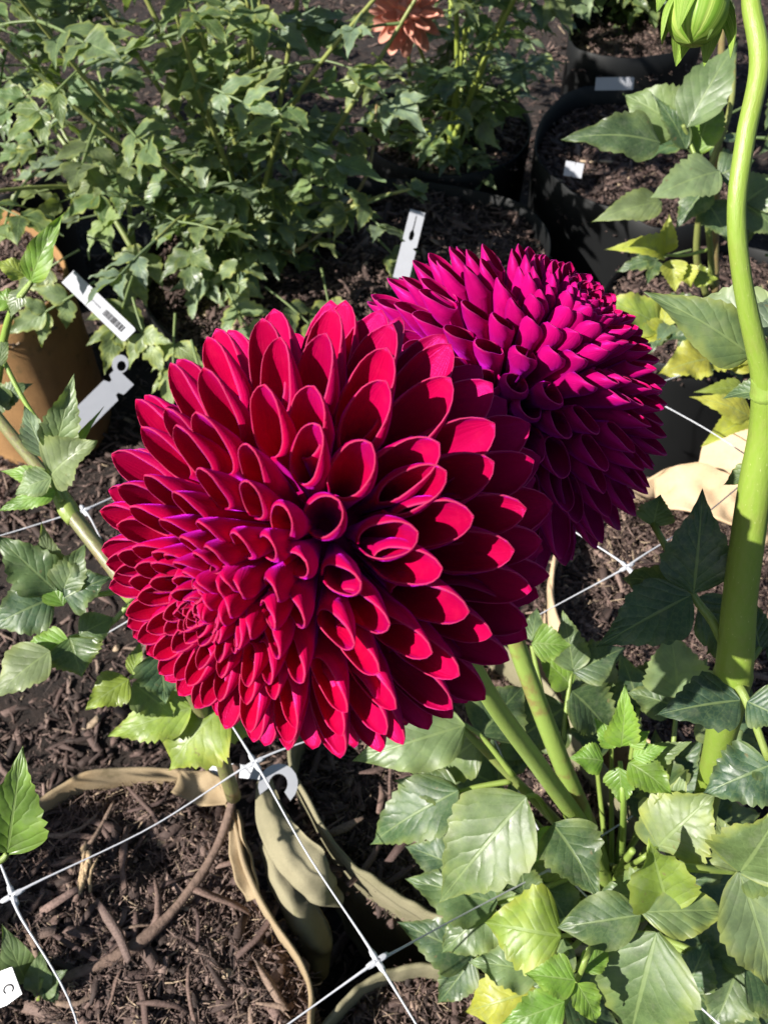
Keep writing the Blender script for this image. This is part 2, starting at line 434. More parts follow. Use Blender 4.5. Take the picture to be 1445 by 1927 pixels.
bagK = bag('plant_pot', 'black plastic pot with a torn folded rim and sunlit mulch', 'plant pot',
    pxloop([(1005, 285), (1030, 205), (1100, 165), (1200, 170), (1320, 200), (1400, 280), (1380, 390), (1260, 430), (1160, 400), (1060, 350)], 0.03), 0.03, -0.01, M['black'], 27, 1.5, wob=0.003, rimwave=0.006, thick=0.003)
bagU = bag('plant_pot', 'black plastic pot in shadow behind the torn rim pot', 'plant pot',
    pxloop([(1070, 60), (1090, 95), (1180, 110), (1280, 95), (1330, 50), (1280, 10), (1180, -5), (1090, 15)], 0.02), 0.02, -0.02, M['black'], 28, 1.0, wob=0.002, rimwave=0.003, thick=0.003)
bagF = bag('plant_pot', 'black plastic pot in deep shade left of the dahlia bush', 'plant pot',
    pxloop([(95, 260), (85, 330), (0, 370), (-120, 350), (-170, 270), (-110, 205), (20, 195)], 0.0), 0.0, -0.03, M['black'], 29, 1.0, wob=0.002, rimwave=0.003, thick=0.003)
bagC = bag('plant_pot', 'black plastic pot holding the slender dahlia below the peach bloom', 'plant pot',
    pxloop([(1000, 240), (960, 305), (850, 330), (720, 300), (680, 230), (740, 170), (860, 150), (960, 175)], 0.0), 0.0, -0.02, M['black'], 30, 1.4, wob=0.002, rimwave=0.003, thick=0.003)
bagE = bag('plant_pot', 'black plastic pot in shade below the yellowing dahlia leaves', 'plant pot',
    pxloop([(1130, 560), (1180, 650), (1300, 700), (1450, 690), (1560, 600), (1500, 500), (1350, 455), (1200, 480)], -0.03), -0.03, -0.05, M['black'], 31, 1.2, wob=0.003, rimwave=0.004, thick=0.003)

# folded flaps of felt on the olive bag
def ribbon(name, pts, widths, wdirs, mat, parent, n=34, m=13, cup=0.25, th=0.0035):
    C = catmull(pts, n); Wd = catmull(wdirs, n); Wd /= np.linalg.norm(Wd, axis=1)[:, None]
    w = np.interp(np.linspace(0, 1, n), np.linspace(0, 1, len(widths)), widths)
    T = np.gradient(C, axis=0); T /= np.linalg.norm(T, axis=1)[:, None]
    N = np.cross(T, Wd); s = np.linspace(-1, 1, m)
    V = C[:, None] + s[None, :, None] * (w / 2)[:, None, None] * Wd[:, None] + (cup * (s**2))[None, :, None] * (w / 2)[:, None, None] * N[:, None]
    wr = .0035 * vnoise(V[..., 0] * 120, V[..., 1] * 120 + V[..., 2] * 90, n + m) + .0012 * vnoise(V[..., 0] * 420, V[..., 2] * 420, n)
    V = V + wr[..., None] * N[:, None]
    V2 = V + N[:, None] * th
    A = V.reshape(-1, 3); k = len(A)
    f = [gridfaces(n, m), gridfaces(n, m, k, flip=True)]
    e = []
    for i in range(n - 1):
        for j in (0, m - 1):
            a, b = i * m + j, (i + 1) * m + j
            e.append([a, b, b + k, a + k])
    for j in range(m - 1):
        for i in (0, n - 1):
            a, b = i * m + j, i * m + j + 1
            e.append([a, a + k, b + k, b])
    return link(name, mesh(name, np.vstack([A, V2.reshape(-1, 3)]), np.vstack(f + [np.array(e)])), mat, parent)
R3 = [1, 0.2, 0.15]
ribbon('folded_flap', [P(498, 1462, .645), P(508, 1530, .622), P(548, 1605, .600), P(600, 1655, .592), P(640, 1690, .612)], [.010, .022, .030, .034, .012], [[1, .2, .1], [1, .5, -.1], [.8, .8, .4], [.4, 1, .6], [.1, 1, .1]], M['olive'], bagM, cup=-.45)
ribbon('folded_flap', [P(498, 1590, .628), P(530, 1650, .612), P(565, 1720, .602), P(595, 1790, .615), P(598, 1850, .66)], [.010, .024, .024, .026, .014], [[1, .2, .3], [1, .4, .2], [1, .4, .1], [1, .2, 0], [1, 0, 0]], M['olive'], bagM, cup=-.9)
ribbon('folded_flap', [P(450, 1530, .638), P(460, 1600, .622), P(484, 1690, .61)], [.008, .014, .012], [[1, .2, .6], [1, .2, .6], [1, .2, .5]], M['tan'], bagL, cup=.7)
ribbon('folded_flap', [P(340, 1470, .66), P(395, 1482, .65), P(438, 1492, .642)], [.016, .026, .016], [[.2, 1, .5], [.2, 1, .6], [.2, 1, .6]], M['tan'], bagL, cup=.6)
ribbon('folded_flap', [P(1235, 930, .83), P(1310, 925, .80), P(1390, 960, .79), P(1460, 1010, .78)], [.03, .05, .045, .03], [[.1, 1, .5], [.2, 1, .4], [.3, 1, .4], [.3, 1, .4]], M['cream'], bagR, cup=.3)
ribbon('folded_flap', [P(1310, 880, .84), P(1370, 850, .82), P(1430, 860, .80)], [.05, .085, .06], [[.5, .8, .9], [.3, .8, .9], [.2, .8, .9]], M['cream'], bagR, cup=.35)

# mulch shards: uncountable, one object of stuff
def shards(pos, length, width, yaw, pitch, colors):
    n = len(pos); T = np.linspace(-1, 1, 4); V = np.zeros((n, 4, 4, 3)); r = nrg
    cy, sy = np.cos(yaw), np.sin(yaw)
    D = np.stack([cy * np.cos(pitch), sy * np.cos(pitch), np.sin(pitch)], -1)
    S = np.stack([-sy, cy, r.normal(0, .35, n)], -1); S /= np.linalg.norm(S, axis=1)[:, None]
    N = np.cross(D, S); bend = r.normal(0, .05, n)
    for i, t in enumerate(T):
        tap = np.where(abs(t) > .9, r.uniform(.3, 1.0, n), r.uniform(.75, 1.2, n))
        c = pos + D * (t * length / 2)[:, None] + S * (bend * length * t * t)[:, None] + N * (r.normal(0, .03, n) * length)[:, None]
        w = width * tap; h = width * .26
        for j, (a, b) in enumerate(((-1, -1), (1, -1), (1, 1), (-1, 1))):
            V[:, i, j] = c + S * (a * w / 2 * r.uniform(.55, 1.25, n))[:, None] + N * (b * h / 2 * r.uniform(.5, 1.4, n))[:, None] + D * (r.normal(0, .035, n) * length)[:, None]
    f = gridfaces(4, 4, wrap=True).tolist() + [[0, 3, 2, 1], [12, 13, 14, 15]]
    f = np.array(f); Fc = (f[None] + (np.arange(n) * 16)[:, None, None]).reshape(-1, 4)
    return V.reshape(-1, 3), Fc, np.repeat(colors, 16, axis=0)
PAL = np.array([[.050, .030, .025], [.085, .052, .044], [.135, .086, .072], [.20, .135, .112], [.026, .015, .012], [.27, .19, .145], [.40, .30, .20]])
def pal(n, pw=(.25, .22, .19, .12, .15, .05, .02)):
    c = PAL[nrg.choice(len(PAL), n, p=pw)] * nrg.uniform(.75, 1.25, (n, 1))
    return np.column_stack([c, np.ones(n)])
VS, FS, CS, off = [], [], [], 0
def scatter(poly, level, seed, dens, gz=None):
    global off
    dens = dens * 1.5
    lo, hi = poly.min(0), poly.max(0)
    area = (hi - lo).prod(); n = int(area * 26000 * dens)
    n = min(n, 12000 if gz is None else 42000)
    p = nrg.uniform(lo, hi, (n, 2)); p = p[inside(poly, p[:, 0], p[:, 1])]
    # keep what can be seen
    q = np.column_stack([p, np.full(len(p), level)]) - CAMP
    d = q @ FWD; u = 722.5 + (q @ RIGHT) / d * F; v = 963.5 - (q @ UPC) / d * F
    k = (d > 0) & (u > -120) & (u < 1570) & (v > -150) & (v < 2080); p = p[k]; n = len(p)
    z = (soil_h(level, seed, p[:, 0], p[:, 1]) if gz is None else np.full(n, gz)) + nrg.uniform(0, .008, n)
    L = np.clip(nrg.lognormal(math.log(.0080), .75, n), .002, .05); Wd = np.clip(L * nrg.lognormal(math.log(.15), .6, n), .0006, .009)
    V, Fc, C = shards(np.column_stack([p, z]), L, Wd, nrg.uniform(0, 6.28, n), nrg.normal(0, .28, n), pal(n))
    VS.append(V); FS.append(Fc + off); CS.append(C); off += len(V)
    if gz is None:                                     # crumbs of bark and soil
        m_ = n; p2 = p[:m_] + nrg.normal(0, .006, (m_, 2)); z2 = soil_h(level, seed, p2[:, 0], p2[:, 1]) + nrg.uniform(.001, .009, m_)
        l2 = np.clip(nrg.lognormal(math.log(.0032), .5, m_), .001, .010)
        V, Fc, C = shards(np.column_stack([p2, z2]), l2, l2 * nrg.uniform(.5, .95, m_), nrg.uniform(0, 6.28, m_), nrg.normal(0, .6, m_), pal(m_))
        VS.append(V); FS.append(Fc + off); CS.append(C); off += len(V)
    if gz is None and dens > 2.5:                      # fine fibres on top
        m_ = min(n, 6000); p2 = p[:m_] + nrg.normal(0, .004, (m_, 2)); z2 = soil_h(level, seed, p2[:, 0], p2[:, 1]) + nrg.uniform(.003, .012, m_)
        V, Fc, C = shards(np.column_stack([p2, z2]), nrg.uniform(.004, .018, m_), nrg.uniform(.0004, .0011, m_), nrg.uniform(0, 6.28, m_), nrg.normal(0, .4, m_), pal(m_, (.12, .18, .22, .22, .06, .13, .07)))
        VS.append(V); FS.append(Fc + off); CS.append(C); off += len(V)
for s in SOILS: scatter(*s)
scatter(np.array([[-.75, .05], [.6, .05], [.6, .95], [-.75, .95]]), GZ, 3, .9, GZ)
scatter(np.array([[-1.4, .95], [1.4, .95], [1.4, 2.8], [-1.4, 2.8]]), GZ, 3, .7, GZ)
o = link('mulch', mesh('mulch', np.vstack(VS), np.vstack(FS), smooth=False, colors=np.vstack(CS)), M['wood'])
tag(o, 'shredded dark brown wood mulch covering the soil', 'mulch', kind='stuff')
# larger chips one can pick out
def chip(u, v, z, L, Wd, yaw, c):
    p = PZ(u, v, z)[None]
    V, Fc, C = shards(p, np.array([L]), np.array([Wd]), np.array([yaw]), np.array([rnd.uniform(-.15, .25)]), np.array([c + (1,)]))
    o = link('bark_chip', mesh('bark_chip', V, Fc, smooth=False, colors=C), M['wood'])
    return tag(o, 'larger shredded bark chip lying on the brown mulch', 'bark chip', 'larger bark chips on the mulch')
for i in range(46):
    if i < 30: u, v = rnd.uniform(40, 520), rnd.uniform(1500, 1910)
    elif i < 40: u, v = rnd.uniform(600, 780), rnd.uniform(1420, 1660)
    else: u, v = rnd.uniform(1040, 1300), rnd.uniform(960, 1180)
    c = rnd.choice([(.10, .06, .05), (.16, .10, .08), (.22, .15, .11), (.07, .04, .035)])
    chip(u, v, .016, rnd.uniform(.02, .05), rnd.uniform(.0025, .006), rnd.uniform(0, 6.3), c)
chip(215, 1745, .022, .05, .008, -.9, (.15, .10, .085)); chip(120, 1690, .02, .035, .006, .6, (.2, .13, .11))
pc_ = thing('wood_splinter', 'pale tan splintered piece of wood standing out on the dark mulch', 'wood splinter')
for k_ in range(6):
    p_ = PZ(165 + rnd.uniform(-9, 9), 1632 + rnd.uniform(-14, 14), .024)[None]
    V, Fc, C = shards(p_, np.array([rnd.uniform(.02, .036)]), np.array([rnd.uniform(.002, .0045)]), np.array([1.75 + rnd.uniform(-.25, .25)]), np.array([rnd.uniform(-.3, .3)]), np.array([(.46, .33, .19, 1)]))
    link('splinter', mesh('splinter', V, Fc, smooth=False, colors=C), M['wood'], pc_)

# ------------------------------------------------------------------ leaf makers
def leaflet_arrays(L, Wd, nv=34, nc=4, teeth=9, tooth=.17, fold=.18, arch=.10, droop=.12, ripple=.05, seed=0, shape=(.62, .9), twist=0.0, tooth_start=.22):
    """leaf blade in local axes: y along, x across, z normal. returns verts, faces, uv"""
    r = np.random.default_rng(seed)
    t = np.linspace(0, 1, nv); peak = shape[0]
    w = np.sin(np.pi * t ** peak) ** (shape[1] * 1.12) * (1 - .32 * t ** 2) ; w /= w.max()
    w = np.maximum(w, .035 * (1 - t) + .003)
    sides = []
    for s in (-1, 1):
        ph = r.uniform(0, 1); tt = (t * teeth + ph); saw = (tt % 1.0)
        saw = np.where(saw < .8, saw / .8, (1 - saw) / .2)
        amp = tooth * np.clip((t - tooth_start) / .1, 0, 1) * np.clip((1.0 - t) / .06, 0, 1) * r.uniform(.7, 1.2)
        ww = w * (1 - amp * (1 - saw)) * (1 + .06 * np.sin(t * 7 + r.uniform(0, 6)))
        sides.append(ww)
    cols = np.linspace(-1, 1, 2 * nc + 1); V = np.zeros((nv, 2 * nc + 1, 3)); UV = np.zeros((nv, 2 * nc + 1, 2))
    rp = r.uniform(0, 6); rf = r.uniform(1.5, 3)
    for j, c in enumerate(cols):
        ww = sides[0] if c < 0 else sides[1]; x = c * ww * Wd / 2
        ac = abs(c)
        lead = ac * ww * Wd * .05
        V[:, j, 0] = x; V[:, j, 1] = t * L + lead * (1 - t)
        z = arch * L * np.sin(np.pi * t) - droop * L * t ** 2
        z = z + fold * np.abs(x) * (1 + .4 * np.sin(t * 4 + rp)) + ripple * Wd * ac ** 2 * np.sin(t * 6.28 * rf + rp + (1.7 if c < 0 else 0))
        z = z + .006 * L * np.sin(t * 7 * 6.28 - ac * 2.3 * 6.28) * ac * (1 - ac) * 2
        V[:, j, 2] = z
        UV[:, j, 0] = c; UV[:, j, 1] = t
    if twist:
        a = twist * t; ca, sa = np.cos(a)[:, None], np.sin(a)[:, None]
        x, z = V[:, :, 0].copy(), V[:, :, 2].copy()
        V[:, :, 0] = x * ca - z * sa; V[:, :, 2] = x * sa + z * ca
    return V.reshape(-1, 3), gridfaces(nv, 2 * nc + 1), UV.reshape(-1, 2)

GREEN = (0.095, 0.150, 0.060); DEEP = (0.055, 0.100, 0.045); FRESH = (0.14, 0.26, 0.035); PALE = (0.155, 0.21, 0.09); YEL = (0.33, 0.34, 0.045); YG = (0.20, 0.27, 0.04); SILV = (0.16, 0.22, 0.14)  # PALE stands in for sunlit leaves, DEEP for shaded ones
def jit(c, a=.15, alpha=.3):
    k = rnd.uniform(1 - a, 1 + a)
    return (c[0] * k * rnd.uniform(.92, 1.08), c[1] * k, c[2] * k * rnd.uniform(.85, 1.15), alpha)
LSEED = [100]
def place(V, B, T, n, roll=0):
    B = np.asarray(B); d = np.asarray(T) - B; y = nrm(d); x = nrm(np.cross(y, n)); z = np.cross(x, y)
    if roll:
        c, s = math.cos(roll), math.sin(roll); x, z = c * x + s * z, -s * x + c * z
    return V[:, :1] * x + V[:, 1:2] * y + V[:, 2:] * z + B
def blade(parent, b, tip, w, col, alpha=.18, roll=0, up=.45, **kw):
    """b, tip = (u, v, depth); w = width in photograph pixels at that depth"""
    LSEED[0] += 1
    B, T = P(*b), P(*tip); L = np.linalg.norm(T - B); mid = (b[2] + tip[2]) / 2
    a = dict(fold=rnd.uniform(.08, .28), arch=rnd.uniform(.03, .12), droop=rnd.uniform(.0, .12), ripple=rnd.uniform(.03, .08), teeth=rnd.randint(8, 11), seed=LSEED[0])
    a.update(kw)
    V, fc, uv = leaflet_arrays(L, w * 1.12 * mid / F, **a)
    n = nrm(camdir(B) * (1 - up) + np.array([0, 0, 1]) * up + nrg.normal(0, .10, 3))
    V = place(V, B, T, n, roll)
    o = link('leaflet', mesh('leaflet', V, fc, uv), M['leaf'], parent, jit(col, .12, alpha))
    return o
def leaf(plant, petiole, blades, rad=.0016, col=(0.17, 0.24, 0.05), pal_=.1):
    """petiole: list of (u,v,d); blades: list of (base, tip, width, colour, kwargs)"""
    pts = [P(*p) for p in petiole]
    pe = tube('leaf', pts, [rad * 1.25, rad, rad * .8], M['stem'], plant, n=14, k=7, col=col + (pal_,))
    for bl in blades:
        kw = bl[4] if len(bl) > 4 else {}
        blade(pe, bl[0], bl[1], bl[2], bl[3], **kw)
    return pe
def D(d, *pts): return [(u, v, d) for u, v in pts]

# ------------------------------------------------------------------ flower heads
def petal_arrays(L, R, z0, tmax, bend, seed, nu=13, th=.00045, point=.14, flat=1.0, roll=0.0):
    """quill-like floret: closed tube below, oblique mouth above, longest on its outer side"""
    r = np.random.default_rng(seed)
    nt, nm = 5, 12; nv = nt + nm
    ang = np.linspace(np.pi, 0, nm) ** 1.0
    zm = z0 + (L - z0) * ((1 + np.cos(ang)) / 2) + point * R * np.exp(-(ang / .30) ** 2)
    zt = np.linspace(0, 1, nt, endpoint=False) ** .8 * z0
    z = np.concatenate([zt, zm]); L2 = z[-1]
    TH = np.maximum(tmax * np.concatenate([np.ones(nt), (ang / np.pi) ** .84]), .02)
    q = np.clip((z - z0) / (L2 - z0), 0, 1)
    rr = R * (0.28 + 0.72 * np.clip(z / (z0 + .30 * (L - z0)), 0, 1) ** 1.15)
    rr = rr * (1 - .10 * q ** 2)
    u = np.linspace(-1, 1, nu)
    asym = r.uniform(-.14, .14)
    A = TH[:, None] * u[None] + asym * q[:, None]
    wob = 1 + .05 * np.sin(A * 2 + r.uniform(0, 6)) * q[:, None]
    edge = np.clip((np.abs(u)[None] - .55) / .45, 0, 1) ** 2 * q[:, None] * (1 - q[:, None]) * 4
    def surf(d):
        rad = (rr[:, None] + d) * wob * (1 - roll * edge)
        x = rad * np.sin(A) * (1 + .10 * q[:, None] * flat)
        y = -rad * np.cos(A) * (1 - .22 * flat) + (bend * L * (z / L) ** 2.2)[:, None]
        zz = np.repeat(z[:, None], nu, 1) + .0
        return np.stack([x, y, zz], -1)
    # mucronate tip
    O = surf(th / 2); I = surf(-th / 2)
    k = nu * nv
    e = np.where(q[:, None] > 0, np.abs(u)[None] * np.ones((nv, 1)), 0)
    uvO = np.stack([np.tile((u + 1) / 2, (nv, 1)), e], -1); uvI = uvO.copy(); uvI[..., 0] += 2
    f = [gridfaces(nv, nu), gridfaces(nv, nu, k, flip=True)]
    ee = []
    for j in (0, nu - 1):
        for i in range(nv - 1):
            a, b = i * nu + j, (i + 1) * nu + j
            ee.append([a, b, b + k, a + k] if j == 0 else [a, a + k, b + k, b])
    for j in range(nu - 1):
        a, b = (nv - 1) * nu + j, (nv - 1) * nu + j + 1
        ee.append([a, b, b + k, a + k])
    return np.concatenate([O.reshape(-1, 3), I.reshape(-1, 3)]), np.vstack(f + [np.array(ee)]), np.concatenate([uvO.reshape(-1, 2), uvI.reshape(-1, 2)])

def head(parent, center, axis, R, mat, seed, smin, smax, lean_in=18, back=148, vis=-.12, mouth=1.6, open_in=1.0, label=None, spin=0.0, point=.24, rear=.0):
    r = np.random.default_rng(seed); axis = nrm(axis); cd_ = camdir(center)
    x = nrm(np.cross(axis, [0.3, 0.1, 1])); y = np.cross(axis, x)
    # core that carries the petals
    a = np.linspace(0, 2 * np.pi, 24, endpoint=False); ph = np.linspace(0.02, math.pi - .02, 14)
    V = np.array([[np.sin(p) * np.cos(b), np.sin(p) * np.sin(b), np.cos(p)] for p in ph for b in a]) * R * .42
    V = V[:, :1] * x + V[:, 1:2] * y + V[:, 2:] * axis + center
    hd = link('flower_head', mesh('flower_head', V, gridfaces(14, 24, wrap=True)), mat, parent)
    if label: hd['label'] = label
    bV, bF, bU, boff = [], [], [], 0
    phi, n, ga = .035, 0, math.pi * (3 - 5 ** .5)
    pos = []
    def spc(p):
        d = math.degrees(p); return R * np.interp(d, [0, 14, 30, 48, 95, 180], [smin, smin * 1.12, smin + .34 * (smax - smin), smin + .68 * (smax - smin), smax, smax])
    # integrate the phyllotaxis: every petal claims an area set by its spacing
    A = 0.0
    while True:
        s = spc(phi); A += .80 * s * s / (R * R)
        c = 1 - A / (2 * math.pi)
        if c < math.cos(math.radians(back)): break
        phi = math.acos(max(-1, c)); pos.append((phi, n * ga + spin)); n += 1
    put = []
    for i, (phi, az) in enumerate(pos):
        d = math.degrees(phi); s = spc(phi)
        p = math.sin(phi) * (math.cos(az) * x + math.sin(az) * y) + math.cos(phi) * axis
        if any(np.dot(p, q) > math.cos(.78 * s / R) for q in put): continue
        put.append(p)
        ad = axis - np.dot(axis, p) * p; ad = nrm(ad)
        k = np.clip(d / 100, 0, 1)
        li = math.radians(np.interp(d, [0, 25, 60, 110, 150], [lean_in, lean_in * .6, 2, -6, -14])) + r.normal(0, .03)
        dr = nrm(p * math.cos(li) + ad * math.sin(li) + r.normal(0, .018, 3)); ad2 = nrm(ad - np.dot(ad, dr) * dr + r.normal(0, .07, 3)); ad2 = nrm(ad2 - np.dot(ad2, dr) * dr); la = np.cross(ad2, dr)
        tipR = R * np.interp(d, [0, 12, 30, 60, 120, 150], [.80, .86, .95, 1.0, 1.0, .97]) * r.uniform(.982, 1.012)
        base = R * .34
        L = tipR - base
        rad = s * np.interp(d, [0, 40, 60, 100], [.47, .425, .44, .50]) * r.uniform(.95, 1.05)
        ml = s * np.interp(d, [0, 15, 40, 80, 120], [.75, .85, mouth * .62, mouth * .86, mouth * 1.1]) * r.uniform(.92, 1.08)
        ml = min(ml, L * .8)
        tmax = math.radians(np.interp(d, [0, 25, 60, 100, 140], [172, 172, 170, 158, 142]) * open_in)
        bend = np.interp(d, [0, 20, 50, 90, 140], [.10, .06, .0, -.03, -.06]) + r.normal(0, .012)
        V, fc, uv = petal_arrays(L, rad, L - ml, tmax, bend, seed * 1000 + i, point=point, flat=np.interp(d, [0, 60, 120], [.2, .6, 1.0]), roll=np.interp(d, [0, 40, 90, 130], [.32, .30, .20, .08]))
        V = V[:, :1] * la + V[:, 1:2] * ad2 + V[:, 2:] * dr + center + dr * base
        if np.dot(p, cd_) > vis:
            link('petal', mesh('petal', V, fc, uv), mat, hd, (min(1, rear + float(np.interp(d, [30, 110], [0, .75])) * r.uniform(.7, 1.3)), 0, 0, 1))
        else:
            bV.append(V); bF.append(fc + boff); bU.append(uv); boff += len(V)
    if bV:
        o = link('rear_petals', mesh('rear_petals', np.vstack(bV), np.vstack(bF), np.vstack(bU)), mat, hd); o['kind'] = 'stuff'
    return hd
def camvec(x, y, b): return nrm(RIGHT * x + UPC * y - FWD * b)

main = thing('dahlia_plant', 'leafy dahlia plant carrying two large ball blooms, crimson and magenta', 'dahlia')
main.location = (0, 0, 0)
C1 = P(616, 998, .257); C2 = P(932, 775, .378)
AX1 = camvec(-.53, -.34, .78); AX2 = camvec(.50, .66, .56)
R1 = 405 * .257 / F; R2 = 308 * .378 / F
head(main, C1, AX1, R1, M['red'], 5, .080, .268, label='crimson ball bloom of rolled tubular petals', spin=.4)
head(main, C2, AX2, R2, M['magenta'], 9, .085, .235, mouth=1.25, point=.22, rear=.45, label='magenta ball bloom turned away, half in the shadow of the crimson one', spin=1.2)
ST = (0.20, 0.29, 0.06)
b1 = C1 - AX1 * R1 * .55; b2 = C2 - AX2 * R2 * .5
tube('stem', [b1, P(850, 1180, .315), P(930, 1325, .37), P(1020, 1450, .44), P(1105, 1575, .535), P(1150, 1690, .63)], [.003, .0037, .0042, .0048, .0055, .006], M['stem'], main, n=40, k=12, col=ST + (.15,))
tube('stem', [b2, P(935, 1100, .43), P(985, 1250, .455), P(1050, 1420, .49), P(1112, 1570, .545), P(1150, 1690, .64)], [.003, .0045, .0050, .0054, .0056, .006], M['stem'], main, n=40, k=12, col=ST + (.75,))
tube('stem', [P(860, 1360, .50), P(960, 1460, .52), P(1040, 1540, .55), P(1120, 1630, .60)], [.002, .003, .0034, .004], M['stem'], main, n=24, k=9, col=(0.16, 0.2, 0.06, .4))
tube('stem', [P(1190, 1600, .52), P(1165, 1640, .57), P(1150, 1700, .64)], [.002, .003, .0036], M['stem'], main, col=ST + (.2,))
nd = tube('stem', [P(1150, 1640, .595), P(1152, 1700, .645), P(1156, 1760, .69)], [.0062, .0085, .009], M['stem'], main, n=14, k=12, col=(0.16, 0.2, 0.06, .5))

def lf(pet, *a, **k):
    u, v, d = pet[0]
    pet = [(u, v, max(d, float(np.interp(v, [1400, 1450, 1550, 1640, 1700, 1760], [.485, .50, .535, .59, .63, .66]))))] + list(pet[1:])
    return leaf(main, pet, *a, **k)
# leaves of the main plant, low right
lf(D(.50, (1040, 1545), (1010, 1500), (985, 1500)), [((990, 1500, .475), (822, 1702, .49), 158, GREEN, dict(fold=.15, arch=.08, alpha=.2)),
    ((1040, 1550, .48), (1130, 1690, .455), 120, DEEP, {}), ((1040, 1555, .49), (998, 1632, .49), 36, FRESH, {})])
lf(D(.52, (960, 1470), (900, 1480), (862, 1490)), [((862, 1488, .51), (688, 1590, .53), 112, DEEP, {}), ((868, 1492, .52), (760, 1560, .56), 90, SILV, {}), ((860, 1486, .515), (740, 1468, .52), 62, GREEN, {})])
lf(D(.50, (965, 1460), (910, 1390), (872, 1362)), [((875, 1365, .49), (662, 1432, .49), 118, PALE, dict(tooth=.05)), ((900, 1390, .52), (800, 1470, .55), 95, GREEN, {}), ((900, 1385, .50), (985, 1290, .53), 120, DEEP, {})])
lf(D(.53, (1100, 1640), (1000, 1680), (935, 1700)), [((935, 1700, .52), (762, 1652, .53), 112, GREEN, {}), ((930, 1702, .52), (828, 1795, .52), 112, GREEN, {}), ((985, 1685, .53), (975, 1610, .54), 70, DEEP, {})])
lf(D(.55, (1010, 1760), (940, 1800), (890, 1802)), [((890, 1800, .545), (748, 1735, .55), 92, DEEP, {}), ((888, 1803, .545), (822, 1892, .55), 72, DEEP, {})])
lf(D(.50, (1140, 1700), (1100, 1750), (1055, 1762)), [((1055, 1762, .465), (908, 1735, .48), 150, YG, dict(alpha=.6, fold=-.25, arch=.15)), ((1060, 1765, .50), (1010, 1860, .52), 70, GREEN, {})])
lf(D(.47, (1160, 1690), (1190, 1700), (1207, 1718)), [((1205, 1722, .445), (1048, 1745, .45), 95, DEEP, dict(tooth=.04, shape=(.75, .8))), ((1207, 1717, .44), (1370, 1712, .44), 90, PALE, dict(tooth=.06, alpha=.5, shape=(.85, .8))),
    ((1235, 1755, .445), (1178, 1980, .46), 185, GREEN, dict(alpha=.2)), ((1240, 1690, .46), (1120, 1680, .48), 90, GREEN, {})])
lf(D(.47, (1165, 1680), (1210, 1710), (1255, 1705)), [((1255, 1705, .445), (1225, 1590, .425), 120, YG, dict(fold=.7, alpha=.3, arch=-.1))])
lf(D(.48, (1165, 1640), (1200, 1620), (1238, 1592)), [((1238, 1592, .465), (1345, 1492, .45), 150, PALE, dict(alpha=.5)), ((1235, 1600, .48), (1290, 1450, .46), 95, PALE, dict(alpha=.4))])
lf(D(.45, (1155, 1635), (1260, 1632), (1390, 1640)), [((1392, 1640, .425), (1470, 1520, .40), 150, GREEN, dict(alpha=.4)), ((1390, 1642, .425), (1462, 1880, .43), 135, PALE, dict(alpha=.4)), ((1388, 1640, .43), (1350, 1535, .44), 75, PALE, {}), ((1392, 1640, .43), (1500, 1660, .41), 90, GREEN, {})], rad=.0024)
lf(D(.49, (1120, 1740), (1060, 1800), (1012, 1832)), [((1012, 1832, .485), (882, 1808, .49), 84, PALE, dict(alpha=.2)), ((1010, 1862, .50), (872, 1905, .51), 110, YEL, dict(alpha=.7, arch=.2)), ((1015, 1850, .50), (950, 1950, .51), 80, GREEN, {})])
lf(D(.44, (1150, 1720), (1112, 1785), (1085, 1845), (1035, 1940)), [((1082, 1845, .43), (988, 1832, .43), 72, FRESH, {}), ((1062, 1885, .43), (940, 1930, .43), 75, FRESH, {}), ((1085, 1850, .43), (1128, 1930, .43), 58, FRESH, {}), ((1095, 1825, .44), (1150, 1775, .45), 45, FRESH, {}), ((1040, 1930, .43), (1020, 2010, .43), 80, FRESH, {})])
lf(D(.455, (1170, 1610), (1172, 1520), (1166, 1432)), [((1168, 1405, .445), (1176, 1288, .43), 62, FRESH, {}), ((1135, 1432, .44), (1072, 1425, .44), 60, FRESH, {}), ((1182, 1435, .44), (1268, 1495, .43), 72, FRESH, {}), ((1165, 1445, .445), (1172, 1515, .45), 55, FRESH, {}),
    ((1190, 1425, .44), (1255, 1405, .435), 36, FRESH, {}), ((1155, 1408, .445), (1118, 1350, .445), 36, FRESH, {}), ((1185, 1405, .44), (1222, 1375, .44), 34, FRESH, {}), ((1205, 1440, .45), (1300, 1395, .44), 48, PALE, {})], rad=.0017, col=(.16, .26, .04))
lf(D(.50, (1170, 1620), (1250, 1480), (1275, 1312)), [((1275, 1312, .485), (1262, 1185, .48), 118, PALE, dict(alpha=.2)), ((1275, 1320, .50), (1330, 1240, .49), 70, PALE, {}), ((1272, 1330, .50), (1180, 1300, .51), 80, DEEP, {})])
lf(D(.54, (1080, 1500), (1060, 1400), (1075, 1260)), [((1078, 1262, .535), (1060, 1150, .53), 70, GREEN, {}), ((1078, 1265, .535), (1180, 1215, .535), 80, DEEP, {}), ((1075, 1290, .54), (1010, 1230, .54), 60, FRESH, {}), ((1075, 1300, .54), (1150, 1380, .55), 110, DEEP, {}), ((1065, 1330, .545), (960, 1400, .56), 120, DEEP, {})])
lf(D(.53, (1060, 1500), (1010, 1260), (1000, 1215)), [((1000, 1210, .50), (1075, 1215, .50), 66, FRESH, {}), ((1000, 1205, .51), (1010, 1140, .52), 40, GREEN, {})])
lf(D(.56, (1150, 1700), (1200, 1790), (1290, 1860)), [((1290, 1860, .54), (1400, 1950, .54), 110, DEEP, {}), ((1290, 1860, .54), (1330, 1770, .54), 80, DEEP, {}), ((1285, 1850, .55), (1270, 1960, .55), 90, DEEP, {})], rad=.0026)
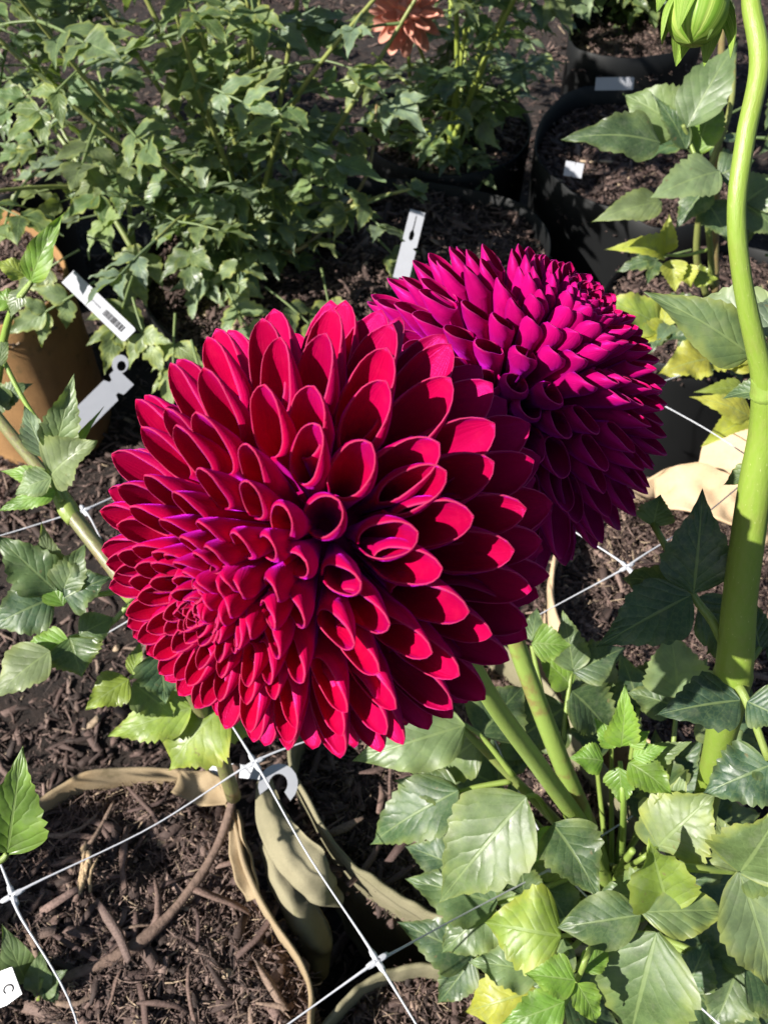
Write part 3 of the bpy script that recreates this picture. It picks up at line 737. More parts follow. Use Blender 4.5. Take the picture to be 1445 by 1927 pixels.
lf(D(.58, (1150, 1700), (1200, 1650), (1250, 1500)), [((1250, 1500, .56), (1210, 1390, .55), 100, DEEP, {}), ((1248, 1510, .56), (1340, 1420, .55), 110, DEEP, {}), ((1245, 1530, .57), (1150, 1480, .57), 90, DEEP, {}), ((1230, 1560, .58), (1330, 1560, .57), 100, DEEP, {})])
lf(D(.59, (1150, 1700), (1060, 1690), (990, 1640)), [((990, 1640, .57), (900, 1580, .57), 100, DEEP, {}), ((992, 1642, .57), (940, 1730, .58), 90, GREEN, {}), ((1020, 1660, .58), (1080, 1760, .58), 90, DEEP, {}), ((1030, 1660, .58), (1020, 1560, .58), 80, YG, {})])
lf(D(.58, (1150, 1720), (1100, 1800), (1010, 1900)), [((1010, 1900, .56), (900, 1960, .56), 110, DEEP, {}), ((1050, 1860, .56), (1180, 1960, .56), 110, DEEP, {}), ((1060, 1840, .57), (960, 1790, .57), 90, DEEP, {})])
lf(D(.57, (1150, 1720), (1280, 1780), (1400, 1820)), [((1400, 1820, .53), (1500, 1900, .52), 130, DEEP, {}), ((1390, 1815, .54), (1340, 1940, .53), 120, GREEN, {}), ((1330, 1795, .55), (1420, 1720, .54), 100, DEEP, {}), ((1300, 1790, .55), (1290, 1900, .55), 90, GREEN, {})], rad=.0024)

# lower storey of the same plant, in the shade of the leaves above
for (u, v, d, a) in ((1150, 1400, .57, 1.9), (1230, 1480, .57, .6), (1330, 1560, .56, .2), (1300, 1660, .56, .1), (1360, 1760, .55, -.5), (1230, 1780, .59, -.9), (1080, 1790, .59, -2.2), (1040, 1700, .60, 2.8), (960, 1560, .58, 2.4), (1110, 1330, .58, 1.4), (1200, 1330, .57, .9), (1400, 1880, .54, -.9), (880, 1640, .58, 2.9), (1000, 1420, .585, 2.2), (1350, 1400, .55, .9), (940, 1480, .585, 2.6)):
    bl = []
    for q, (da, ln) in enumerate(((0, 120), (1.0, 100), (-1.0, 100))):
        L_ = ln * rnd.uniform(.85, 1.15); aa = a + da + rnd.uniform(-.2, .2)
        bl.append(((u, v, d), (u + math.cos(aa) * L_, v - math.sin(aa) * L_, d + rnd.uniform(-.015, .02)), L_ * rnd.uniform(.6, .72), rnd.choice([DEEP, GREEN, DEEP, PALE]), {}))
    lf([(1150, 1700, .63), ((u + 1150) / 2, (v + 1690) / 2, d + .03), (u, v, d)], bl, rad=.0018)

# ------------------------------------------------------------------ tall stem with hanging bud
budp = thing('dahlia_plant', 'tall bright green dahlia stem with a hanging green bud and shaded leaves', 'dahlia')
BS = (0.20, 0.31, 0.03)
_bp = [P(1425, -70, .262), P(1412, 0, .262), P(1428, 120, .262), P(1402, 260, .265), P(1385, 400, .27), P(1398, 540, .28), P(1430, 690, .295), P(1440, 745, .302), P(1436, 820, .312), P(1418, 930, .325), P(1392, 1120, .35), P(1378, 1275, .375), P(1352, 1400, .43), P(1330, 1500, .50), P(1320, 1560, .60)]
tube('stem', _bp, [.0026, .0028, .0030, .0030, .0029, .0031, .0037, .0050, .0055, .0062, .0068, .0080, .0072, .0074, .0078], M['stem'], budp, n=120, k=18, col=(0.19, 0.285, 0.035, .12))
tube('node', [P(1426, 706, .2965), P(1440, 738, .301), P(1440, 768, .305)], [.0026, .0057, .0034], M['stem'], budp, n=12, k=16, col=(0.2, 0.3, 0.05, .3))
tube('node', [P(1382, 1235, .368), P(1378, 1272, .375), P(1370, 1310, .39)], [.0056, .0088, .0056], M['stem'], budp, n=12, k=16, col=(0.19, 0.27, 0.04, .35))
tube('stem', [P(1425, -68, .262), P(1400, -150, .265), P(1355, -140, .27), P(1335, -60, .272)], [.0028, .0026, .0025, .003], M['stem'], budp, n=24, k=10, col=BS + (0,))
# bud
bc = P(1312, 22, .272); bax = nrm(P(1300, 90, .272) - P(1335, -60, .272)); bx = nrm(np.cross(bax, camdir(bc))); by = np.cross(bx, bax)
a = np.linspace(0, 2 * np.pi, 20, endpoint=False); zz = np.linspace(-1, 1, 13)
pr = np.sqrt(np.clip(1 - zz ** 2, 0.001, 1)) * .0095
V = np.array([[pr[i] * np.cos(b), pr[i] * np.sin(b), zz[i] * .0105] for i in range(13) for b in a])
uv = np.array([[b / 3.1, i / 12] for i in range(13) for b in a])
bud = link('bud', mesh('bud', V[:, :1] * bx + V[:, 1:2] * by + V[:, 2:] * bax + bc, gridfaces(13, 20, wrap=True), uv), M['bract'], budp)
tb = bc - bax * .0085
for i in range(8):
    an = i * 2 * math.pi / 8 + .3; rdv = math.cos(an) * bx + math.sin(an) * by
    L = rnd.uniform(.018, .024); V, fc, uv = leaflet_arrays(L, .0088, nv=16, nc=4, tooth=0, fold=-.45, arch=.20, droop=.30 if i % 2 else .05, ripple=0, seed=i, shape=(.8, .7))
    V = place(V, tb + rdv * .003, tb + rdv * (.011 + .006 * (i % 3)) + bax * L, rdv - bax * .2)
    link('bract', mesh('bract', V, fc, uv), M['bract'], bud)
for k, (u, v, L) in enumerate(((1248, -20, .015), (1262, -15, .013))):
    V, fc, uv = leaflet_arrays(L, .006, nv=14, nc=3, tooth=0, fold=-.4, arch=.12, seed=40 + k, shape=(.8, .7))
    link('bract', mesh('bract', place(V, P(u + 14, v - 40, .275), P(u - 16 + k * 12, v + 52, .273), camdir(P(u, v, .27))), fc, uv), M['bract'], bud)
lb = lambda *a, **k: leaf(budp, *a, **k)
DK_SHADE = (0.042, 0.085, 0.045)  # dark green with the shade of the blooms put into the leaf colour
lb([(1372, 1235, .37), (1340, 1170, .365), (1302, 1118, .365), (1228, 985, .375)], [((1304, 1117, .362), (1322, 922, .35), 118, DK_SHADE, dict(fold=.10, alpha=.05)), ((1300, 1120, .362), (1120, 1218, .365), 116, DK_SHADE, dict(fold=.12, alpha=.05)),
    ((1228, 990, .375), (1242, 930, .375), 66, GREEN, {}), ((1302, 1116, .37), (1160, 1080, .40), 84, DK_SHADE, {}), ((1310, 1125, .375), (1375, 1250, .40), 100, DK_SHADE, {})], rad=.0019)
lb([(1378, 1285, .372), (1400, 1310, .365), (1445, 1430, .36)], [((1392, 1318, .365), (1232, 1345, .365), 108, DK_SHADE, dict(alpha=.05)), ((1405, 1320, .36), (1490, 1360, .35), 80, DK_SHADE, {}), ((1448, 1440, .365), (1322, 1492, .37), 122, DK_SHADE, dict(alpha=.15)), ((1440, 1420, .37), (1500, 1500, .36), 100, DK_SHADE, {})], rad=.002)
lb([(1378, 1280, .38), (1420, 1230, .385), (1460, 1170, .39)], [((1430, 1225, .385), (1408, 1120, .39), 60, DK_SHADE, {}), ((1440, 1210, .385), (1520, 1240, .38), 80, DK_SHADE, {})], rad=.0017)
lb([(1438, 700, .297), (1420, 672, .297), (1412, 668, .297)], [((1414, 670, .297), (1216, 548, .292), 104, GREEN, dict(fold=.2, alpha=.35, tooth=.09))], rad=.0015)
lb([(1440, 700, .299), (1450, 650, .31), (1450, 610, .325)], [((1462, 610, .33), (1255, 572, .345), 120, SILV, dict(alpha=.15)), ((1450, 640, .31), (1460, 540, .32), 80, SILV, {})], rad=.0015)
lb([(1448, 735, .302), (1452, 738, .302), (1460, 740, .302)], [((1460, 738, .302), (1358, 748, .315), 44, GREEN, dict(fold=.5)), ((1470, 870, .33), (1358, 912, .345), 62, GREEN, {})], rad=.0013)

# ------------------------------------------------------------------ plants at left
lp = thing('dahlia_plant', 'dahlia shoot with a brownish slanting stem left of the crimson bloom', 'dahlia')
tube('stem', [P(-60, 700, .56), P(0, 790, .53), P(110, 925, .50), P(130, 960, .495), P(245, 1110, .485), P(320, 1225, .50), P(400, 1380, .57), P(440, 1500, .62)], [.0033, .0036, .004, .0045, .0046, .005, .0052, .0055], M['stem'], lp, n=50, k=11, col=(0.13, 0.11, 0.06, .6))
ll = lambda *a, **k: leaf(lp, *a, **k)
tube('node', [P(112, 928, .497), P(128, 958, .495), P(142, 980, .494)], [.0046, .006, .0048], M['stem'], lp, n=10, k=11, col=(.2, .26, .06, 0))
tube('node', [P(228, 1088, .486), P(243, 1110, .485), P(254, 1128, .485)], [.0049, .0062, .005], M['stem'], lp, n=10, k=11, col=(.2, .26, .06, 0))
ll(D(.49, (118, 945), (102, 915), (98, 895)), [((98, 900, .475), (28, 930, .475), 58, PALE, {}), ((98, 892, .47), (176, 828, .46), 105, PALE, dict(fold=.35)), ((102, 855, .47), (140, 705, .46), 66, PALE, dict(fold=.4)), ((85, 860, .485), (45, 760, .49), 50, SILV, {}), ((110, 905, .48), (190, 765, .47), 26, FRESH, {}), ((100, 905, .48), (0, 885, .48), 38, FRESH, {}), ((105, 925, .485), (-10, 960, .48), 40, FRESH, {})])
ll(D(.50, (235, 1110), (170, 1120), (105, 1110)), [((105, 1112, .49), (-10, 1005, .48), 92, GREEN, dict(alpha=.1)), ((108, 1108, .495), (78, 982, .49), 52, PALE, {}), ((118, 1115, .49), (160, 1022, .49), 66, GREEN, {}), ((122, 1125, .49), (208, 1085, .49), 92, DEEP, {}),
    ((100, 1125, .49), (-20, 1180, .48), 105, DEEP, {}), ((120, 1140, .49), (75, 1060, .495), 48, FRESH, {})])
ll(D(.52, (250, 1130), (200, 1180), (130, 1200)), [((132, 1200, .51), (155, 1275, .51), 100, GREEN, dict(alpha=.35)), ((95, 1225, .50), (-20, 1318, .49), 92, PALE, {}), ((130, 1205, .51), (40, 1230, .51), 60, FRESH, {}), ((150, 1195, .51), (220, 1160, .52), 60, GREEN, {})])
ll(D(.53, (318, 1225), (290, 1260), (245, 1275)), [((243, 1278, .52), (160, 1335, .51), 70, YG, dict(alpha=.2)), ((250, 1270, .52), (265, 1205, .53), 30, YG, {}), ((300, 1225, .51), (312, 1325, .51), 98, DEEP, {}), ((250, 1285, .53), (330, 1350, .54), 80, GREEN, {})])
ll(D(.56, (400, 1380), (380, 1345), (360, 1330)), [((362, 1332, .545), (202, 1385, .54), 92, YG, dict(alpha=.3)), ((420, 1330, .55), (318, 1450, .55), 160, YG, dict(alpha=.5)), ((380, 1335, .55), (420, 1270, .56), 60, GREEN, {}), ((400, 1350, .55), (500, 1370, .56), 90, YG, {}), ((370, 1330, .55), (300, 1300, .56), 60, GREEN, {})])
ll(D(.36, (-60, 1640), (0, 1620), (15, 1605)), [((14, 1606, .36), (42, 1415, .35), 118, FRESH, dict(fold=.3, alpha=.1)), ((0, 1600, .36), (-90, 1560, .36), 90, FRESH, {})])

sp = thing('dahlia_plant', 'fresh bright green dahlia shoot rising beside the orange brown grow bag', 'dahlia')
tube('stem', [P(-60, 900, .62), P(-10, 745, .58), P(8, 640, .55), P(28, 575, .53), P(62, 528, .52)], [.003, .0028, .0026, .0022, .0016], M['stem'], sp, n=30, k=9, col=(.19, .3, .05, 0))
tube('stem', [P(8, 680, .555), P(50, 760, .55), P(100, 830, .53)], [.0016, .0016, .0015], M['stem'], sp, n=12, k=7, col=(.19, .3, .05, 0))
sl = lambda *a, **k: leaf(sp, *a, **k)
sl(D(.52, (40, 560), (55, 540), (60, 530)), [((58, 532, .52), (118, 400, .505), 52, FRESH, dict(fold=.5, tooth=.06)), ((50, 520, .52), (-10, 488, .515), 46, YG, dict(alpha=.4)), ((30, 570, .53), (-20, 560, .53), 44, FRESH, {}), ((45, 545, .525), (20, 600, .53), 34, PALE, {})], rad=.0012)
sl(D(.55, (8, 650), (0, 680), (-5, 700)), [((0, 690, .55), (15, 620, .55), 22, GREEN, {}), ((0, 720, .56), (-30, 830, .55), 60, GREEN, {}), ((-5, 760, .56), (60, 720, .56), 50, GREEN, {})], rad=.0012)

sq = thing('dahlia_plant', 'small rounded green seedling sprouting by the mulch at the grow bag edge', 'seedling')
tube('stem', [P(62, 1980, .60), P(66, 1920, .585), P(74, 1880, .575), P(80, 1840, .565)], [.0022, .002, .0018, .0014], M['stem'], sq, n=16, k=8, col=(.2, .27, .05, .1))
qd = dict(tooth=.02, alpha=.05)
leaf(sq, D(.575, (74, 1880), (60, 1860), (50, 1850)), [((52, 1850, .57), (5, 1745, .56), 56, GREEN, qd), ((72, 1870, .57), (78, 1785, .56), 46, GREEN, qd), ((80, 1865, .57), (125, 1825, .565), 42, GREEN, qd), ((85, 1850, .57), (110, 1890, .57), 30, DEEP, qd), ((40, 1845, .575), (-30, 1830, .57), 60, FRESH, qd)], rad=.0012)
leaf(sq, D(.59, (66, 1920), (50, 1930), (40, 1940)), [((45, 1935, .585), (80, 1960, .58), 40, DEEP, qd)], rad=.0012)

# ------------------------------------------------------------------ background bushes
def compound_mesh(seed, nleaf, L0):
    r = np.random.default_rng(seed); V, Fc, U, off = [], [], [], 0
    def add(v, f, u):
        nonlocal off
        V.append(v); Fc.append(f + off); U.append(u); off += len(v)
    rl = L0 * (1.3 if nleaf > 3 else .9)
    pts = np.array([[0, 0, 0], [0, rl * .5, -.05 * rl], [0, rl, -.15 * rl]])
    v, f, u = tube_arrays(pts, [.0016, .0011], n=5, k=4); u[:] = (0, .02)
    add(v, f, u)
    def one(B, ang, L):
        d = np.array([math.sin(ang), math.cos(ang), r.uniform(-.35, .05)]); d /= np.linalg.norm(d)
        v, f, u = leaflet_arrays(L, L * r.uniform(.50, .62), nv=21, nc=2, teeth=5, tooth=.30, fold=r.uniform(.0, .3), arch=r.uniform(0, .10), droop=r.uniform(.0, .2), ripple=.06, seed=int(r.integers(1e6)), tooth_start=.25)
        n = nrm(np.array([r.normal(0, .25), r.normal(0, .2), 1]))
        add(place(v, B, B + d * L, n), f, u)
    one(pts[-1], r.uniform(-.15, .15), L0 * 1.05)
    k = (nleaf - 1) // 2
    for i in range(k):
        B = pts[-1] * (1 - .45 * i) + np.array([0, 0, 0])
        for s in (-1, 1): one(B, s * r.uniform(.75, 1.15), L0 * r.uniform(.72, .92))
    return mesh('leaf', np.vstack(V), np.vstack(Fc), np.vstack(U))
CM = [compound_mesh(300 + i, 5 if i % 3 else 3, .046) for i in range(12)]
for m_ in CM: m_.materials.append(M['leaf'])
def clear(pos, dirv):
    u, v, d = px(np.asarray(pos) + nrm(dirv) * .07)
    return not (650 < u < 870 and -80 < v < 125 and d < 1.30)
def putleaf(parent, pos, dirv, scale, col, alpha, upn=None):
    if parent.name != 'hidden' and not clear(pos, dirv): return None
    me = CM[nrg.integers(len(CM))]
    y = nrm(dirv); n = nrm((np.array([0, 0, 1.0]) if upn is None else upn) + nrg.normal(0, .33, 3)); x = nrm(np.cross(y, n)); z = np.cross(x, y)
    o = link('leaf', me, None, parent, jit(col, .25, alpha))
    o.matrix_local = Matrix(((x[0] * scale, y[0] * scale, z[0] * scale, pos[0]), (x[1] * scale, y[1] * scale, z[1] * scale, pos[1]), (x[2] * scale, y[2] * scale, z[2] * scale, pos[2]), (0, 0, 0, 1)))
    return o
def px(p):
    q = np.asarray(p) - CAMP; d = q @ FWD
    return 722.5 + (q @ RIGHT) / d * F, 963.5 - (q @ UPC) / d * F, d
def mass(root, leaves):
    V, Fc, U, off = [], [], [], 0
    for pos, dirv, scale in leaves:
        if not clear(pos, dirv): continue
        me = CM[nrg.integers(len(CM))]
        v = np.empty(len(me.vertices) * 3); me.vertices.foreach_get('co', v); v = v.reshape(-1, 3)
        l = np.empty(len(me.loops), np.int32); me.loops.foreach_get('vertex_index', l)
        uvl = np.empty(len(me.loops) * 2, np.float32); me.uv_layers[0].data.foreach_get('uv', uvl)
        u = np.zeros((len(v), 2)); u[l] = uvl.reshape(-1, 2)
        y = nrm(dirv); n = nrm(np.array([0, 0, 1.0]) + nrg.normal(0, .33, 3)); x = nrm(np.cross(y, n)); z = np.cross(x, y)
        V.append((v[:, :1] * x + v[:, 1:2] * y + v[:, 2:] * z) * scale + pos); Fc.append(l.reshape(-1, 4) + off); U.append(u); off += len(v)
    if V:
        o = link('upper_foliage', mesh('upper_foliage', np.vstack(V), np.vstack(Fc), np.vstack(U)), M['leaf'], root, GREEN + (.3,)); o['kind'] = 'stuff'
def bush(root, base, tips, scale=1.0, step=.055, cols=(GREEN, PALE, GREEN, SILV), start=.12, rad=.004, maxn=290, stemcol=(.15, .17, .06, .3), alpha=.35, keep=(-150, 1600, -260, 760), per=2):
    cnt = 0; rest = []
    for ti, tp in enumerate(tips):
        tp = np.asarray(tp, float); base_ = np.asarray(base) + nrg.normal(0, .008, 3) * [1, 1, 0]
        mid = base_ * .5 + tp * .5 + np.array([0, 0, .03]) + nrg.normal(0, .015, 3)
        pts = [base_ + [0, 0, -.03], base_ * .85 + mid * .15 + [0, 0, .01], mid, tp]
        tube('stem', pts, [rad, rad * .9, rad * .65, rad * .4], M['stem'], root, n=18, k=7, col=stemcol)
        C = catmull(pts, 60); Ln = np.concatenate([[0], np.cumsum(np.linalg.norm(np.diff(C, axis=0), axis=1))])
        s = Ln[-1] * start + nrg.uniform(0, .02); ang = nrg.uniform(0, 6.28)
        while s < Ln[-1]:
            p = np.array([np.interp(s, Ln, C[:, k]) for k in range(3)])
            for q in range(per):
                a = ang + q * 6.283 / per + nrg.normal(0, .25)
                d = np.array([math.cos(a), math.sin(a), nrg.uniform(-.35, .35)])
                u, v, dd = px(p)
                if keep[0] < u < keep[1] and keep[2] < v < keep[3] and cnt < maxn:
                    c = cols[nrg.integers(len(cols))]
                    putleaf(root, p, d, scale * nrg.uniform(.75, 1.2), c, alpha * nrg.uniform(.3, 1.4)); cnt += 1
                else: rest.append((p, d, scale * nrg.uniform(.75, 1.2)))
            ang += 1.57 + nrg.normal(0, .2); s += step * nrg.uniform(.7, 1.3)
    mass(root, rest)
    return cnt
A_ = thing('dahlia_bush', 'dense green dahlia bush with many stems from one brown base', 'dahlia')
Ab = PZ(497, 475, -.02)
bush(A_, Ab, [Ab + np.array(t) for t in ([-.50, -.05, .46], [-.36, -.12, .50], [-.27, .10, .74], [-.20, -.20, .46], [-.12, -.04, .76], [-.04, -.18, .52], [.0, .14, .74], [.08, -.10, .62], [.16, .06, .60], [.20, -.16, .42], [.27, .02, .42], [-.42, .14, .7], [.06, -.02, .8], [-.30, -.20, .20], [.20, -.08, .14], [-.08, -.22, .16])], step=.058, rad=.0042, scale=1.12, stemcol=(.20, .22, .07, .2))
# low leaves hanging out over the mulch
for (u, v, d, dx, dy) in ((250, 520, 1.02, -.2, -1), (180, 530, 1.02, -1, -.6), (420, 530, 1.05, .5, -1), (330, 590, 1.0, 0, -1), (360, 640, .98, .3, -1), (500, 540, 1.05, 1, -.6), (690, 430, 1.15, .8, -.7), (605, 505, 1.1, .2, -1), (640, 200, 1.1, .3, -1), (250, 560, 1.0, .3, -1), (150, 470, 1.05, -1, -.3), (450, 440, 1.1, 0, -1), (300, 430, 1.08, -.4, -1)):
    putleaf(A_, P(u, v, d), np.array([dx, dy, -.35]), 1.15, PALE, .5, upn=np.array([0, -.5, .8]))
tube('stem', [Ab, PZ(560, 470, .03), P(620, 420, 1.13), P(690, 330, 1.1), P(710, 190, 1.08)], [.0035, .003, .0025, .002], M['stem'], A_, col=(.18, .12, .06, .6))

B_ = thing('dahlia_bush', 'leaning leggy dahlia with a long bare green stem beside the dense bush', 'dahlia')
Bb = PZ(275, 520, -.02)
bush(B_, Bb, [P(60, 140, 1.12), P(-40, 60, 1.15), P(150, 30, 1.2)], step=.06, start=.35, rad=.0045, stemcol=(.17, .21, .08, .2))
# (the slender plant)
C_ = thing('dahlia_bush', 'slender dahlia with upright yellow green stems below the peach bloom', 'dahlia')
Cb = PZ(845, 300, -.01)
bush(C_, Cb, [P(825, -60, 1.32), P(900, -40, 1.30), P(760, 20, 1.36), P(980, 40, 1.40), P(700, 100, 1.38), P(930, 130, 1.32), P(850, -90, 1.5), P(740, 190, 1.32), P(920, 210, 1.38), Cb + [.1, .05, .75], Cb + [-.1, -.1, .8], Cb + [.25, .0, .7], Cb + [.3, -.15, .6]], step=.055, start=.15, rad=.0045, stemcol=(.25, .30, .05, 0), maxn=130)  # last four tall tips, out of view, added to shade the black pots
D_ = thing('dahlia_bush', 'dahlia foliage standing in the back row behind the black pots', 'dahlia')
Db = PZ(1160, 20, -.02)
bush(D_, Db, [Db + np.array(t) for t in ([-.2, -.1, .22], [.0, -.14, .26], [.2, -.1, .25], [.35, -.12, .3], [-.1, .1, .3], [.12, .05, .34], [-.25, -.2, .12], [-.1, -.25, .14], [.12, -.25, .16], [.3, -.28, .2], [.5, -.2, .3])], step=.055, maxn=170, scale=1.2)
G_ = thing('dahlia_bush', 'dahlia foliage filling the far left corner behind the leggy stem', 'dahlia')
Gb = PZ(120, 60, -.02)
bush(G_, Gb, [Gb + np.array(t) for t in ([-.3, -.1, .2], [-.1, -.2, .26], [.1, -.15, .3], [.3, -.1, .3], [.5, -.1, .3], [.1, .15, .3], [-.2, .1, .3], [.42, .05, .36])], step=.055, maxn=160)

H_ = thing('dahlia_bush', 'tall dahlia bush added past the left edge to shade the pots and tags', 'dahlia')  # added off to the left so its shade covers the pot and tags
Hb = PZ(-260, 330, -.1)
bush(H_, Hb, [Hb + np.array(t) for t in ([-.2, -.1, .7], [0, -.15, .8], [.15, -.2, .6], [.05, -.35, .6], [.0, -.3, .75], [-.15, -.4, .7])], step=.05, start=.2, maxn=60, scale=1.2)
N_ = thing('dahlia_bush', 'unseen low dahlia bush added to dapple the mulch with shade', 'dahlia')  # stands out of view, added only to throw dappled shade on the mulch
Nb = np.array([-.66, -.08, -.22])
bush(N_, Nb, [Nb + np.array(t) for t in ([0, -.25, .62], [.05, -.1, .6], [.08, .1, .62], [-.1, .0, .7], [.0, .25, .66], [-.12, -.2, .62], [-.1, .35, .66], [.08, .22, .5], [.1, -.2, .48])], step=.055, start=.35, maxn=0, scale=1.2)
E_ = thing('dahlia_bush', 'broad leaved dahlia with yellowing lower leaves and brown stems', 'dahlia')
tube('stem', [P(1345, 560, .93), P(1345, 420, .87), P(1352, 250, .80), P(1358, 60, .74), P(1362, -60, .72)], [.0045, .004, .0036, .003, .0028], M['stem'], E_, n=24, k=9, col=(.20, .13, .07, .6))
tube('stem', [P(1330, 560, .93), P(1310, 480, .88), P(1325, 350, .82), P(1372, 210, .78), P(1380, 100, .76)], [.004, .0036, .003, .0028, .0025], M['stem'], E_, n=24, k=9, col=(.17, .18, .06, .3))
tube('stem', [P(1340, 540, .92), P(1335, 460, .85), P(1318, 330, .77), P(1295, 262, .74), P(1285, 235, .73)], [.0036, .003, .0026, .002, .0018], M['stem'], E_, n=24, k=9, col=(.16, .2, .06, .2))
le = lambda *a, **k: leaf(E_, *a, **k)
le(D(.74, (1320, 320), (1300, 275), (1290, 245)), [((1292, 240, .72), (1388, 75, .70), 92, GREEN, dict(alpha=.05)), ((1242, 268, .73), (1062, 252, .72), 88, DEEP, dict(alpha=.15)), ((1282, 245, .745), (1172, 175, .75), 118, PALE, dict(alpha=.1)), ((1290, 280, .74), (1228, 175, .73), 44, DEEP, {}), ((1310, 290, .75), (1350, 160, .75), 70, FRESH, {}), ((1300, 280, .745), (1240, 272, .735), 6, GREEN, {})], rad=.0016)
le(D(.76, (1330, 330), (1350, 325), (1352, 322)), [((1352, 322, .74), (1222, 372, .73), 90, PALE, dict(alpha=.1)), ((1245, 380, .76), (1112, 418, .75), 60, PALE, dict(alpha=.2)), ((1350, 330, .76), (1420, 300, .75), 70, DEEP, {}), ((1330, 380, .78), (1370, 450, .78), 60, DEEP, {}), ((1330, 350, .77), (1270, 430, .78), 60, DEEP, {})])
le(D(.80, (1330, 440), (1370, 400), (1400, 380)), [((1400, 380, .8), (1480, 330, .79), 80, GREEN, {}), ((1400, 385, .8), (1470, 440, .8), 80, GREEN, {}), ((1380, 400, .8), (1400, 480, .81), 70, DEEP, {})])
le(D(.82, (1330, 470), (1290, 480), (1250, 480)), [((1248, 482, .82), (1142, 466, .80), 46, YEL, dict(fold=.6, alpha=.9, arch=.2)), ((1248, 478, .82), (1258, 402, .80), 40, YEL, dict(fold=.6, alpha=.9)), ((1262, 490, .82), (1270, 550, .82), 46, YEL, dict(fold=.5, alpha=.9)), ((1285, 500, .82), (1300, 540, .82), 40, YEL, dict(fold=.6, alpha=.9)), ((1300, 520, .83), (1350, 525, .83), 40, YG, {})])
le(D(.80, (1340, 560), (1300, 600), (1245, 615)), [((1243, 616, .79), (1122, 560, .78), 76, YG, dict(alpha=.8)), ((1245, 615, .79), (1262, 550, .79), 44, YEL, dict(alpha=.5)), ((1255, 620, .79), (1182, 648, .78), 48, YEL, dict(alpha=.9, fold=.4)), ((1262, 610, .79), (1235, 645, .77), 34, SILV, {})])
le(D(.78, (1345, 620), (1370, 660), (1380, 690)), [((1335, 675, .76), (1240, 700, .75), 80, YEL, dict(alpha=.8)), ((1320, 660, .77), (1420, 680, .76), 70, YEL, dict(alpha=.8)), ((1370, 690, .77), (1440, 660, .77), 60, YEL, {})])
le(D(.76, (1420, 700), (1425, 760), (1412, 785)), [((1412, 786, .74), (1300, 745, .73), 52, YEL, dict(alpha=.8)), ((1412, 788, .74), (1318, 840, .73), 48, YEL, dict(alpha=1, fold=.5)), ((1415, 786, .74), (1470, 770, .74), 60, YEL, {}), ((1400, 730, .75), (1310, 735, .74), 34, YG, {})])
# dark low foliage of the same plant
for (u, v, d, s) in ((1400, 430, .9, 1.1), (1440, 480, .9, 1.1), (1300, 470, .92, .9), (1380, 560, .9, 1.2), (1430, 540, .86, 1.2), (1310, 560, .93, 1.0), (1420, 620, .88, 1.2), (1400, 200, .95, 1.2), (1440, 130, .95, 1.2), (1440, 260, .9, 1.2)):
    putleaf(E_, P(u, v, d), np.array([nrg.normal(0, .8), nrg.normal(-.3, .6), -.2]), s, DEEP, .2)

# peach bloom at the back
K_ = thing('dahlia_plant', 'peach pink ruffled dahlia bloom among the leaves of the back row', 'dahlia')
pc = P(766, 30, 1.28)
head(K_, pc, camvec(.2, .25, .9), .056, M['peach'], 14, .20, .50, back=115, mouth=1.6, open_in=.60, point=.02)
tube('stem', [pc, pc + [0.01, .03, -.12], PZ(800, 220, -.02)], [.003, .003, .0035], M['stem'], K_, col=(.2, .26, .06, 0))

# ------------------------------------------------------------------ white support net
NZ = .165
n00, n10, n0m = PZ(480, 1435, NZ), PZ(710, 1808, NZ), PZ(25, 1685, NZ)
e1 = n10 - n00; e2 = n00 - n0m
print('net cell', np.linalg.norm(e1), np.linalg.norm(e2))
net = thing('support_net', 'white plastic flower support net with star shaped knots', 'net')
NODES = {}
fixed = {(0, 0): n00, (1, 0): n10, (0, -1): n0m}
for i in range(-2, 3):
    for j in range(-3, 5):
        if i == -2 and j > 3: continue
        p = fixed.get((i, j))
        if p is None: p = n00 + e1 * i + e2 * j + np.array([nrg.normal(0, .006), nrg.normal(0, .006), nrg.normal(0, .006)])
        if (i, j) in ((1, 1), (1, 2), (2, 1), (2, 2), (1, 3)): p = p - np.array([0, 0, .07])
        NODES[i, j] = p
print('node check', {k: tuple(int(t) for t in px(v)[:2]) for k, v in NODES.items() if abs(k[0]) < 3 and abs(k[1]) < 3})
def knot(c, d1, d2):
    n = nrm(np.cross(d1, d2)); a = np.linspace(0, 2 * np.pi, 32, endpoint=False); d1 = nrm(d1); d2 = nrm(d2)
    rad = .0026 + .0046 * np.abs(np.cos(2 * a)) ** 2.5
    ring = lambda k, h: c + (np.cos(a)[:, None] * d1 + np.sin(a)[:, None] * d2) * (rad * k)[:, None] + n * h
    V = np.vstack([ring(.25, .0012), ring(.7, .0010), ring(1.0, .0002), ring(.7, -.0008), ring(.25, -.0010)])
    f = gridfaces(5, 32, wrap=True).tolist() + [list(range(32)), list(range(159, 127, -1))]
    link('knot', mesh('knot', V, f), M['net'], net)
for (i, j), p in NODES.items():
    u, v, d = px(p)
    if d < .05 or not (-500 < u < 1950 and -300 < v < 2400): continue
    knot(p, e1, e2)
    for di, dj in ((1, 0), (0, 1)):
        q = NODES.get((i + di, j + dj))
        if q is None: continue
        m = (p + q) / 2 + np.array([nrg.normal(0, .003), nrg.normal(0, .003), -.004])
        tube('strand', [p, p * .9 + q * .1, m, p * .1 + q * .9, q], [.0016, .0009, .00055, .0005, .00055, .0009, .0016], M['net'], net, n=24, k=6)

